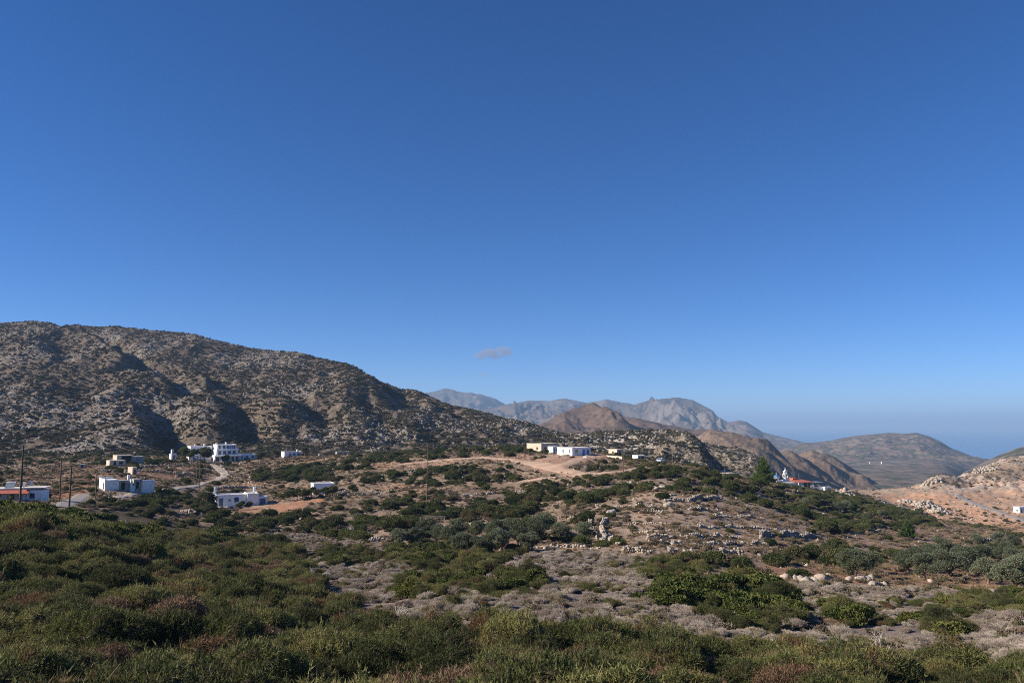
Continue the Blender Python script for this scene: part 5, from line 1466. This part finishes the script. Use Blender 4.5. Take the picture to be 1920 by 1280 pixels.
# ---- trees round the complex and houses
for i, (px, Y, s, lab) in enumerate([(346, 372, 2.3, 'dark round tree left of the big white complex'), (362, 368, 2.0, 'dark tree by the lower left wing of the complex'), (384, 372, 2.6, 'tall dark tree before the left wing of the complex'), (424, 374, 1.5, 'dark tree against the lower front of the complex'), (489, 388, 1.6, 'tree at the right end of the complex wing'), (515, 396, 1.5, 'tree left of the long low white house'), (571, 400, 1.7, 'tree right of the long low white house')]):
    plant_tree('dark_tree', SMALLT[i % 2], at(px, Y), s, i, lab, 'tree', 'trees round the white complex')
hA = at(405, 213)
for i, (px, Y, s, lab) in enumerate([(392, 209, 1.35, 'leafy green tree at the left corner of the two-chimney house'), (452, 206, 0.8, 'small round tree before the window of the two-chimney house'), (467, 207, 0.75, 'small tree before the right wing of the two-chimney house'), (676, 172, 0.9, 'light green young tree in the dark hedge above the dry field')]):
    plant_tree('garden_tree', SMALLT[i % 2] if i < 3 else OLIVE[0], at(px, Y), s, i * 2.0, lab, 'tree')
plant_tree('pine_tree', PINE[0], at(1432, 262), 1.25, 0.4, 'tall bright green conifer in front of the church', 'tree')
plant_tree('pine_tree', PINE[1], P(1703, 1008), 1.35, 1.0, 'young bright green pine on the right brown slope', 'tree')

# ---- scattering
def in_any(px, py, polys):
    r = np.zeros(px.shape, bool)
    for q in polys: r |= inpoly(px, py, q)
    return r
def near_road(X, Y, extra=0.6):
    d = np.full(X.shape, 1e9)
    for pts, _ in ROADPX:
        W = hit_near([p[0] for p in pts], [p[1] for p in pts])
        for a, b in zip(W[:-1], W[1:]):
            ab = b[:2] - a[:2]; u = np.clip(((X - a[0]) * ab[0] + (Y - a[1]) * ab[1]) / (ab @ ab + 1e-9), 0, 1)
            d = np.minimum(d, np.hypot(X - a[0] - u * ab[0], Y - a[1] - u * ab[1]))
    return d < 2.6 + extra
HOUSES = [(o.location.x, o.location.y, math.cos(o.rotation_euler.z), math.sin(o.rotation_euler.z)) for o in COL.objects if o.get('category') in ('house', 'building', 'church', 'hut', 'shed', 'store', 'outbuilding', 'annex')]
def near_house(X, Y):
    r = np.zeros(X.shape, bool)
    for (hx, hy, c, s) in HOUSES:
        u = (X - hx) * c + (Y - hy) * s; v = -(X - hx) * s + (Y - hy) * c
        r |= (u > -2.0) & (u < 14.5) & (v > -3.6) & (v < 8)
    return r
def sample(n, c0, c1, Y0, Y1, seed):
    r = np.random.default_rng(seed)
    Y = np.sqrt(r.random(n) * (Y1**2 - Y0**2) + Y0**2); c = c0 + (c1 - c0) * r.random(n)
    X = x_of(c, Y); Z = gzv(X, Y); px, py = project(X, Y, Z)
    return X, Y, Z, px, py, r
def fg_mask(px, py): return py > np.interp(px, [p[0] for p in FG_LINE], [p[1] for p in FG_LINE])
def thin(X, Y, rad, r):
    """keep points at least rad apart (grid dart throwing)"""
    keep = np.zeros(len(X), bool); cell = {}
    for i in range(len(X)):
        R_ = rad[i]; k = (int(X[i] // 1.2), int(Y[i] // 1.2)); m = int(R_ // 1.2) + 1; ok = True
        for a in range(-m, m + 1):
            for b in range(-m, m + 1):
                for j in cell.get((k[0] + a, k[1] + b), ()):
                    if (X[i] - X[j])**2 + (Y[i] - Y[j])**2 < R_ * R_: ok = False; break
                if not ok: break
            if not ok: break
        if ok: keep[i] = True; cell.setdefault(k, []).append(i)
    return keep

def stuff_instances(name, meshes, X, Y, Z, S, idx, label, cat, seed, tilt=0.15, zs=None):
    """countless growth as one object: points carrying copies of a few plants"""
    r = np.random.default_rng(seed); n = len(X)
    me = bpy.data.meshes.new(name); me.vertices.add(n)
    me.vertices.foreach_set('co', np.stack([X, Y, Z], 1).astype(np.float32).ravel())
    a = me.attributes.new('rot', 'FLOAT_VECTOR', 'POINT'); a.data.foreach_set('vector', np.stack([r.normal(size=n) * tilt, r.normal(size=n) * tilt, r.random(n) * 6.28], 1).astype(np.float32).ravel())
    sc = np.stack([S, S, S * (zs if zs is not None else 0.8 + 0.4 * r.random(n))], 1)
    a = me.attributes.new('scl', 'FLOAT_VECTOR', 'POINT'); a.data.foreach_set('vector', sc.astype(np.float32).ravel())
    a = me.attributes.new('idx', 'INT', 'POINT'); a.data.foreach_set('value', idx.astype(np.int32))
    col = bpy.data.collections.new(name + '_kinds')
    for k, m_ in enumerate(meshes): col.objects.link(bpy.data.objects.new('%s_kind_%02d' % (name, k), m_))
    o = link(name, me)
    g = bpy.data.node_groups.new(name, 'GeometryNodeTree')
    g.interface.new_socket('Geometry', in_out='INPUT', socket_type='NodeSocketGeometry'); g.interface.new_socket('Geometry', in_out='OUTPUT', socket_type='NodeSocketGeometry')
    gi = g.nodes.new('NodeGroupInput'); go = g.nodes.new('NodeGroupOutput')
    ip = g.nodes.new('GeometryNodeInstanceOnPoints'); ci = g.nodes.new('GeometryNodeCollectionInfo')
    ci.inputs['Collection'].default_value = col; ci.inputs['Separate Children'].default_value = True; ci.inputs['Reset Children'].default_value = True
    ip.inputs['Pick Instance'].default_value = True
    def at_(nm, t):
        q = g.nodes.new('GeometryNodeInputNamedAttribute'); q.data_type = t; q.inputs['Name'].default_value = nm; return q.outputs['Attribute']
    g.links.new(gi.outputs[0], ip.inputs['Points']); g.links.new(ci.outputs[0], ip.inputs['Instance'])
    g.links.new(at_('idx', 'INT'), ip.inputs['Instance Index'])
    er = g.nodes.new('FunctionNodeEulerToRotation'); g.links.new(at_('rot', 'FLOAT_VECTOR'), er.inputs[0]); g.links.new(er.outputs[0], ip.inputs['Rotation'])
    g.links.new(at_('scl', 'FLOAT_VECTOR'), ip.inputs['Scale']); g.links.new(ip.outputs[0], go.inputs[0])
    md = o.modifiers.new('growth', 'NODES'); md.node_group = g
    return tag(o, label, cat, kind='stuff')

ALLROADCACHE = None
def individuals(name, meshes, X, Y, Z, S, idx, px, py, limit, labeler, cat, group, seed):
    """the largest-looking ones as objects of their own; returns the mask of the rest"""
    r = np.random.default_rng(seed)
    inframe = (px > -20) & (px < 1940) & (py < 1330) & (py > 700)
    size = np.where(inframe, S / Y, -1)
    order = np.argsort(-size)[:limit]
    order = order[size[order] > 0]
    rest = np.ones(len(X), bool); rest[order] = False
    for i in order:
        o = bpy.data.objects.new(name, meshes[idx[i]]); COL.objects.link(o)
        o.location = (X[i], Y[i], Z[i]); o.rotation_euler = (r.normal() * .1, r.normal() * .1, r.random() * 6.28)
        o.scale = (S[i], S[i], S[i] * (0.8 + 0.4 * r.random()))
        tag(o, labeler(px[i], py[i], S[i], idx[i]), cat, group)
    return rest

PLACES = [(60, 'red-roofed house'), (160, 'asphalt road'), (300, 'derelict house'), (385, 'stone heap'), (505, 'two-chimney house'), (640, 'plain white building'), (760, 'stake fence'), (860, 'wooden frame'), (980, 'middle olives'), (1040, 'ochre house'), (1125, 'new white house'), (1190, 'two downhill walls'), (1320, 'terraces'), (1420, 'concrete building'), (1490, 'church'), (1560, 'red-roofed tavern'), (1650, 'rock heap'), (1750, 'young pine'), (1850, 'right olives')]
def fit(*c):
    for x in c:
        if len(x.replace('-', ' ').split()) <= 16: return x
    return ' '.join(c[-1].split()[:16])
def hpos(px, word='below'):
    for x, n in PLACES:
        if px < x: return word + ' the ' + n
    return 'at the right edge'

# foreground broom
def scat_broom():
    X, Y, Z, px, py, r = sample(26000, -350, 2250, 13.0, 125, 301)
    jx, jy = jitter(px, py, X, Y)
    m = fg_mask(jx, jy) & ~near_road(X, Y) & ~near_house(X, Y)
    S = 0.5 + 0.95 * r.random(len(X))**1.5
    lf = sstep(700, 300, px) * sstep(1120, 980, py); S = S * (1 + 0.5 * lf)
    X, Y, Z, px, py, S = [a[m] for a in (X, Y, Z, px, py, S)]
    k = thin(X, Y, S * 0.95, r)
    X, Y, Z, px, py, S = [a[k] for a in (X, Y, Z, px, py, S)]
    dry = fbm(X / 5 + 9, Y / 5, 3) + 0.25 * r.normal(size=len(X)) * 0.5
    idx = np.where(dry > 0.36, 4, r.integers(0, 4, len(X)))
    figz = (py < 1035) & (px < 500) & (fbm(X / 6 + 70, Y / 6, 2) > 0.0) & (r.random(len(X)) < 0.6)
    idx = np.where(figz, 5 + r.integers(0, 3, len(X)), idx)
    def lab(a, b, s, i):
        band = 'at the bottom edge' if b > 1240 else 'low in the foreground' if b > 1170 else 'in the foreground' if b > 1090 else 'at the far rim of the foreground'
        k_ = 'dry brown' if i == 4 else 'broadleaved green' if i > 4 else 'green feathery'; z_ = 'large ' if s > 1.05 else 'small ' if s < 0.7 else ''
        return fit(z_ + k_ + ' shrub %s, %s' % (band, hpos(a)), k_ + ' shrub %s, %s' % (band, hpos(a)), z_ + 'shrub %s, %s' % (band, hpos(a)))
    rest = individuals('broom_shrub', BROOM + FIG, X, Y, Z - 0.1, S, idx, px, py, 300, lab, 'shrub', 'feathery shrubs in the foreground', 302)
    stuff_instances('foreground_scrub', BROOM + FIG, X[rest], Y[rest], Z[rest] - 0.1, S[rest], idx[rest], 'mass of feathery dark green and brown scrub filling the foreground', 'scrub', 303)
    print('broom', len(X))
scat_broom()

# grey cushions
def scat_grey():
    X, Y, Z, px, py, r = sample(70000, -100, 2250, 14, 180, 311)
    jx, jy = jitter(px, py, X, Y)
    m = inpoly(jx, jy, GREY) & ~in_any(jx, jy, GREENBLOB)
    m &= (r.random(len(X)) < 0.93)
    bare = fbm(X / 7 + 21, Y / 7 + 2, 3) > 0.24; m &= ~(bare & (r.random(len(X)) < 0.85))
    S = (0.5 + 1.0 * r.random(len(X))**2.0)
    X, Y, Z, px, py, S = [a[m] for a in (X, Y, Z, px, py, S)]
    k = thin(X, Y, S * 0.58, r)
    X, Y, Z, px, py, S = [a[k] for a in (X, Y, Z, px, py, S)]
    idx = r.integers(0, 4, len(X))
    gr = (fbm(X / 6 + 4, Y / 6 + 50, 3) > 0.18) & (r.random(len(X)) < 0.55); keep = ~gr
    stuff_instances('low_green_scrub', BROOM[:4] + BROOM[4:], X[gr], Y[gr], Z[gr] - 0.08, S[gr] * 0.42, r.integers(0, 5, gr.sum()), 'low green and brown scrub mixed into the grey belt', 'scrub', 314)
    X, Y, Z, px, py, S, idx = [a[keep] for a in (X, Y, Z, px, py, S, idx)]
    def lab(a, b, s, i):
        return fit('%s grey cushion shrub %s of the grey belt, %s' % ('large' if s > 1.1 else 'small' if s < 0.75 else 'rounded', 'at the near rim' if b > 1185 else 'in the front' if b > 1130 else 'in the back', hpos(a)))
    rest = individuals('grey_cushion_shrub', CUSH, X, Y, Z - 0.05, S, idx, px, py, 300, lab, 'shrub', 'grey cushion shrubs', 312)
    stuff_instances('grey_scrub', CUSH, X[rest], Y[rest], Z[rest] - 0.05, S[rest], idx[rest], 'belt of countless pale grey cushion scrub across the middle', 'scrub', 313)
    print('grey', len(X))
scat_grey()

# broad-leaved bush patches
def scat_fig():
    X, Y, Z, px, py, r = sample(16000, -60, 2100, 20, 130, 321)
    jx, jy = jitter(px, py, X, Y)
    m = in_any(jx, jy - 8, GREENBLOB) & (fbm(X / 4 + 3, Y / 4, 2) > -0.35)
    left = inpoly(jx, jy, [(-60,985),(-60,955),(60,953),(110,965),(80,995),(0,1000)])
    m |= left
    S = 0.35 + 0.6 * r.random(len(X)) + 0.9 * left
    X, Y, Z, px, py, S = [a[m] for a in (X, Y, Z, px, py, S)]
    k = thin(X, Y, S * np.where(px < 140, 1.7, 1.05), r)
    X, Y, Z, px, py, S = [a[k] for a in (X, Y, Z, px, py, S)]
    idx = r.integers(0, 3, len(X))
    big = inpoly(px, py, GREENBLOB[2]); S = np.where(big, S * 1.35, S)
    fern = (r.random(len(X)) < np.where(big, 0.25, 0.85)) & (px > 130)
    idx = np.where(fern, 3 + r.integers(0, 3, len(X)), idx)
    def lab(a, b, s, i):
        vb = 'front of ' if b > (1150 if a > 1170 else 1090) else 'back of ' if b < (1115 if a > 1170 else 1072) else 'middle of '
        near = 'in the ' + vb + 'the large green clump' if 1170 < a < 1510 and b > 1085 else 'in the ' + vb + 'the clump amid the grey scrub' if 700 < a < 1060 and b > 1050 else 'in the green clump below the dry field' if 560 < a < 1060 else 'at left before the red house' if a < 150 else 'in the ' + vb + 'the right green patches' if a > 1480 else 'in the flat clump under the terraces'
        rw = '' if not 150 > a else 'frontmost ' if b > 985 else 'rearmost ' if b < 966 else 'middle '
        k_ = rw + ('large ' if s > 0.95 else 'small ' if s < 0.6 else '') + ('broadleaved' if i < 3 else 'feathery') + ' bush '
        return fit(k_ + near + ', ' + hpos(a), k_ + near, near)
    rest = individuals('green_bush', FIG + BROOM[:3], X, Y, Z - 0.1, S, idx, px, py, 300, lab, 'bush', 'green bushes among the grey scrub', 322)
    if rest.sum(): stuff_instances('green_bush_patches', FIG + BROOM[:3], X[rest], Y[rest], Z[rest] - 0.1, S[rest], idx[rest], 'further small green bushes between the grey cushions', 'bushes', 323)
    print('fig', len(X))
scat_fig()

# dark mastic shrubs on the middle slopes
def scat_mastic():
    X, Y, Z, px, py, r = sample(60000, -500, 2300, 88, 470, 331)
    S0 = 0.28 + 1.0 * r.random(len(X))**2.1
    qx, qy = project(X, Y, Z + 1.15 * S0)
    jx, jy = jitter(qx, qy, X, Y)
    ox, oy = jitter(px, py, X, Y)
    polys = [v[0] for v in BARE.values()]
    bare = in_any(jx, jy, polys) | in_any(ox, oy, polys)
    dense = in_any(jx, jy, DENSE)
    cl = fbm(X / 16 + 2, Y / 16 + 8, 3)
    p = np.where(dense, np.where(cl > -0.1, 0.62, 0.12), np.where(cl > 0.12, 0.40, 0.07))
    p = np.where(bare, np.where(cl > 0.42, 0.16, 0.012), p)
    low = (px < 190) & (Y > 230); p = np.where(low, p * 0.6, p)
    right = (Y > 400) & (px > 1600); p = np.where(right, np.where(cl > 0.05, 0.6, 0.05) * np.where(bare, 0.35, 1.0), p)
    p = np.where(inpoly(ox, oy, GREY) | (fg_mask(ox, oy) & (Y < 95)), 0, p)
    keepclear = in_any(qx, qy + 3, [BARE[k_][0] for k_ in ('plough', 'dryfield', 'house_yard', 'clearing')]); p = np.where(keepclear, 0, p)
    m = (r.random(len(X)) < p) & ~near_road(X, Y, 1.0) & ~near_house(X, Y)
    S = S0 * np.where(dense, 1.1, 0.8) * np.where(bare, 0.7, 1)
    X, Y, Z, px, py, S = [a[m] for a in (X, Y, Z, px, py, S)]
    k = thin(X, Y, S * 1.6, r)
    X, Y, Z, px, py, S = [a[k] for a in (X, Y, Z, px, py, S)]
    idx = r.integers(0, 5, len(X))
    def lab(a, b, s, i):
        sz = 'wide' if s > 0.95 else 'small' if s < 0.65 else 'rounded'
        if a > 1140 and a < 1570 and 925 < b < 1030: w = 'on the bare terraced slope'
        elif a > 1640 and b < 985 and b < 960 + 0.1 * (a - 1640): w = 'on the orange slope by the asphalt road'
        elif b >= 1025: w = 'at the lower edge of the terraces' if a > 980 else 'near the dry field'
        elif a > 1180 and b < 960: w = 'on the spur below the church and knoll'
        elif a > 1380: w = 'on the slope above the right olive grove'
        elif a < 330: w = 'around the derelict house and asphalt road'
        elif a < 640 and b > 900: w = 'around the two-chimney house and its field'
        elif b < 905: w = 'on the green slope under the big hill'
        else: w = 'in the thicket around the dry field'
        return fit('%s dark shrub %s, %s' % (sz, w, hpos(a, 'in line with')), '%s dark shrub %s, %s' % (sz, w, hpos(a, 'near')), '%s dark shrub %s' % (sz, w))
    rest = individuals('mastic_shrub', MAST, X, Y, Z - 0.12, S, idx, px, py, 300, lab, 'shrub', 'dark evergreen shrubs on the slopes', 332)
    stuff_instances('evergreen_scrub', MAST, X[rest], Y[rest], Z[rest] - 0.12, S[rest], idx[rest], 'scattered dark evergreen scrub covering the middle slopes', 'scrub', 333)
    print('mastic', len(X))
scat_mastic()

# stones and dry tufts
def scat_small():
    X, Y, Z, px, py, r = sample(90000, -500, 2300, 60, 480, 341)
    jx, jy = jitter(px, py, X, Y)
    rk = fbm(X / 30 + 11, Y / 30 + 4, 3)
    p = 0.04 + 0.5 * sstep(0.1, 0.5, rk)
    ter = inpoly(jx, jy, BARE['terraces'][0]) | inpoly(jx, jy, BARE['clearing'][0]); p = np.where(ter, 0.22, p)
    p = np.where((Y > 420) & (px > 1640), 0.15, p)
    p = np.where(in_any(jx, jy, [BARE['plough'][0], BARE['dryfield'][0]]) | fg_mask(jx, jy) | inpoly(jx, jy, GREY), 0.0, p)
    m = (r.random(len(X)) < p) & ~near_road(X, Y, -1.0)
    X, Y, Z = X[m], Y[m], Z[m]
    S = (0.10 + 0.5 * r.random(len(X))**4) * np.where((Y > 420), 1.7, 1.0)
    rm = []
    for k in range(6):
        V, Fs = ROCKS_LO[k]; me = np_mesh('stone', V, Fs); me.materials.append(MATS[('limestone', 'pink_limestone', 'grey_rock')[k % 3]]); rm.append(me)
    stuff_instances('loose_stones', rm, X, Y, Z, S, r.integers(0, 6, len(X)), 'loose pale stones strewn over the bare slopes', 'stones', 342, 0.5)
    X, Y, Z, px, py, r = sample(70000, -500, 2300, 70, 400, 351)
    jx, jy = jitter(px, py, X, Y)
    m = (r.random(len(X)) < 0.75) & ~fg_mask(jx, jy) & ~inpoly(jx, jy, GREY) & ~near_road(X, Y, -0.6) & ~in_any(jx, jy, [BARE['plough'][0], BARE['dryfield'][0], BARE['clearing'][0]])
    stuff_instances('dry_grass', TUFT, X[m], Y[m], Z[m], 0.5 + 0.9 * r.random(m.sum()), r.integers(0, 3, m.sum()), 'dry straw-coloured grass tufts on the slopes', 'grass', 352)
    return rm
ROCKM = scat_small()
leaf_mat('phrygana_leaf', [(0.2, (0.10, 0.085, 0.05)), (0.45, (0.17, 0.135, 0.09)), (0.65, (0.24, 0.19, 0.14)), (0.85, (0.12, 0.12, 0.055))], 0.09, 0.12, rnd=0.6)
PHRY = [shrub_mesh('dry_scrub', 75 + i, 0.55, 0.38, 5, 520, 0.12, 0.05, 'phrygana_leaf', 'shade_twigs', up=0.4, rnd=0.9, quad=True, coref=0.8) for i in range(3)]
def scat_phrygana():
    X, Y, Z, px, py, r = sample(100000, -500, 2300, 28, 640, 361)
    jx, jy = jitter(px, py, X, Y)
    m = (r.random(len(X)) < np.clip(0.55 + 1.2 * fbm(X / 11 + 5, Y / 11, 3), 0.05, 1)) & ~fg_mask(jx, jy) & ~(inpoly(jx, jy, GREY) & (r.random(len(X)) < 0.3)) & ~near_road(X, Y, -0.4) & ~near_house(X, Y) & ~in_any(jx, jy, [BARE['plough'][0], BARE['dryfield'][0]])
    cl = in_any(jx, jy, [BARE['clearing'][0], BARE['orange_r1'][0], BARE['orange_r2'][0], BARE['beige_flat'][0], BARE['track_band'][0]]); m &= ~(cl & (r.random(len(X)) < 0.85))
    stuff_instances('dry_scrub', PHRY, X[m], Y[m], Z[m] - 0.04, 0.5 + 1.1 * r.random(m.sum())**1.6, r.integers(0, 3, m.sum()), 'low brown dry scrub growing all over the slopes', 'scrub', 362)
scat_phrygana()

# scrub and rocks on the hills behind
def scat_hill(hill, n, c0, c1, shrub_s, rock_s, rockp, name, what, seed, rockmats, t1=1.02):
    r = np.random.default_rng(seed)
    c = c0 + (c1 - c0) * r.random(n); Yf = hill.itp(hill.foot, c); Yc = hill.itp(hill.crest, c)
    Y = Yf + (Yc * t1 - Yf) * r.random(n); X = x_of(c, Y); Z = hill.h(X, Y)
    rk = rockp(X, Y); isr = r.random(n) < rk
    S = shrub_s[0] + (shrub_s[1] - shrub_s[0]) * r.random(n)**2.2
    m = ~isr & (fbm(X / 14, Y / 18, 3) > -0.28)
    stuff_instances(name + '_scrub', HSHR, X[m], Y[m], Z[m] - 0.1, S[m], r.integers(0, 3, m.sum()), 'low dark scrub dotting ' + what, 'scrub', seed + 1)
    S = rock_s[0] + (rock_s[1] - rock_s[0]) * r.random(n)**3.5
    stuff_instances(name + '_rocks', rockmats, X[isr], Y[isr], Z[isr], S[isr], r.integers(0, 6, isr.sum()), 'pale limestone rocks strewn over ' + what, 'rocks', seed + 2, 0.5)
HR = []
for k in range(6):
    V, Fs = ROCKS[k]; me = np_mesh('rock', V, Fs); me.materials.append(MATS['hill_rock']); HR.append(me)
scat_hill(LEFT, 90000, -300, 1150, (0.4, 1.4), (0.25, 1.5), lambda X, Y: 0.04 + 0.36 * rock_mask1(X, Y)**2, 'left_hill', 'the big hill at left', 401, HR)
scat_hill(ROCKY, 14000, 960, 1440, (0.5, 1.5), (0.3, 1.6), lambda X, Y: 0.28 + 0 * X, 'rocky_hill', 'the rocky hill behind the knoll', 411, HR)
scat_hill(SPUR, 4000, 1280, 1540, (0.6, 1.8), (0.6, 2.2), lambda X, Y: 0.12 + 0 * X, 'spur_hill', 'the spur behind the cream concrete building', 421, HR)

# ---- bleached dead branches lying in the scrub
def dead_branch(px, py, s, label, seed):
    r = np.random.default_rng(seed); p = P(px, py)
    root_loc = p + Vector((0, 0, 0.45))
    m = MB()
    def grow(a, d, L, rad, lv):
        b = a + d * L; m.tube(a, b, rad, rad * .65, 6)
        if lv < 3:
            for k in range(3):
                dd = (d + Vector(r.normal(size=3)) * .55).normalized(); grow(a + d * L * (0.45 + .5 * r.random()), dd, L * .62, rad * .6, lv + 1)
    for k in range(5):
        d = Vector((r.normal(), r.normal() * .6, 0.35 + .5 * r.random())).normalized(); grow(Vector((0, 0, -0.3)), d, 0.55 * s, 0.028 * s, 0)
    o = m.build('dead_branch', 'dead_wood'); o.location = root_loc
    tag(o, label, 'branch', 'bleached dead branches')
dead_branch(1650, 1232, 1.2, 'bleached bare branches between the grey scrub and near shrubs at right', 1)
dead_branch(745, 1165, 1.2, 'bleached bare branches at the upper rim of the near shrubs', 2)
dead_branch(828, 1253, 0.8, 'pale forked dead branch among the bottom shrubs', 3)
dead_branch(660, 1005, 2.2, 'pale leafless bush at the left end of the dry field', 4)
dead_branch(600, 1085, 1.6, 'pale twiggy dead bush left of the grey scrub', 5)
dead_branch(1004, 1200, 0.9, 'thin bare twigs in the near shrubs at the centre', 6)

for i, (px, py, lab) in enumerate([(140,1245,'bare twigs in the bottom left corner'), (420,1215,'dry pale twigs in the near shrubs below the two-chimney house'), (1330,1262,'dry pale twigs at the bottom right of the centre'), (1760,1250,'dry pale twigs at the bottom right'), (300,1095,'grey dead twigs in the left shrub mass'), (1120,1235,'grey dead twigs below the new white house'), (560,1200,'thin dead twigs below the plain white building')]):
    dead_branch(px, py, 0.8, lab, 20 + i)

# ---- the small grey cloud and its wisps, high above the hazy layer
def cloud(px, py, w, h, Y, dens, label, seed):
    r = np.random.default_rng(seed)
    z = Y * float(TAN(py)); x = (px - 960) / F_PX * (Y * CP + z * SP); k = Y / F_PX
    V0, F0 = ico(); so = Soup()
    n = 9
    for i in range(n):
        u = (i / (n - 1) - 0.5) * 1.6 + r.normal() * .1
        s_ = (0.55 + 0.45 * r.random()) * (1 - 0.55 * abs(u))
        so.add(V0 * np.array([w * k * 0.24, h * k * .8, h * k * 0.5 * s_]) + np.array([u * w * k * 0.42, r.normal() * h * k * .3, r.normal() * h * k * .12]), F0)
    me = so.mesh('cloud')
    o = link('cloud', me, ['cloud_vapour']); o.location = (x, Y, z)
    rm = o.modifiers.new('merge', 'REMESH'); rm.mode = 'VOXEL'; rm.voxel_size = h * k * 0.09
    tag(o, label, 'cloud', 'clouds')
m, nt, out = nodes_of('cloud_vapour')
v = nt.nodes.new('ShaderNodeVolumePrincipled'); v.inputs['Color'].default_value = (0.58, 0.53, 0.52, 1)
nz = noise_node(nt, 0.006, 4, 0.6, pos(nt))
rp = ramp(nt, nz.outputs['Fac'], [(0.36, (0, 0, 0)), (0.62, (1, 1, 1))])
mu = nt.nodes.new('ShaderNodeMath'); mu.operation = 'MULTIPLY'; mu.inputs[1].default_value = 0.004
nt.links.new(rp.outputs[0], mu.inputs[0]); nt.links.new(mu.outputs[0], v.inputs['Density']); nt.links.new(v.outputs[0], out.inputs['Volume'])
cloud(925, 663, 72, 24, 15000, 1, 'small grey cloud alone in the blue sky above the far mountains', 1)
cloud(909, 702, 22, 8, 15000, 1, 'faint grey wisp under the small cloud', 2)
cloud(958, 703, 14, 4, 15000, 1, 'very thin wisp right below the small cloud', 3)
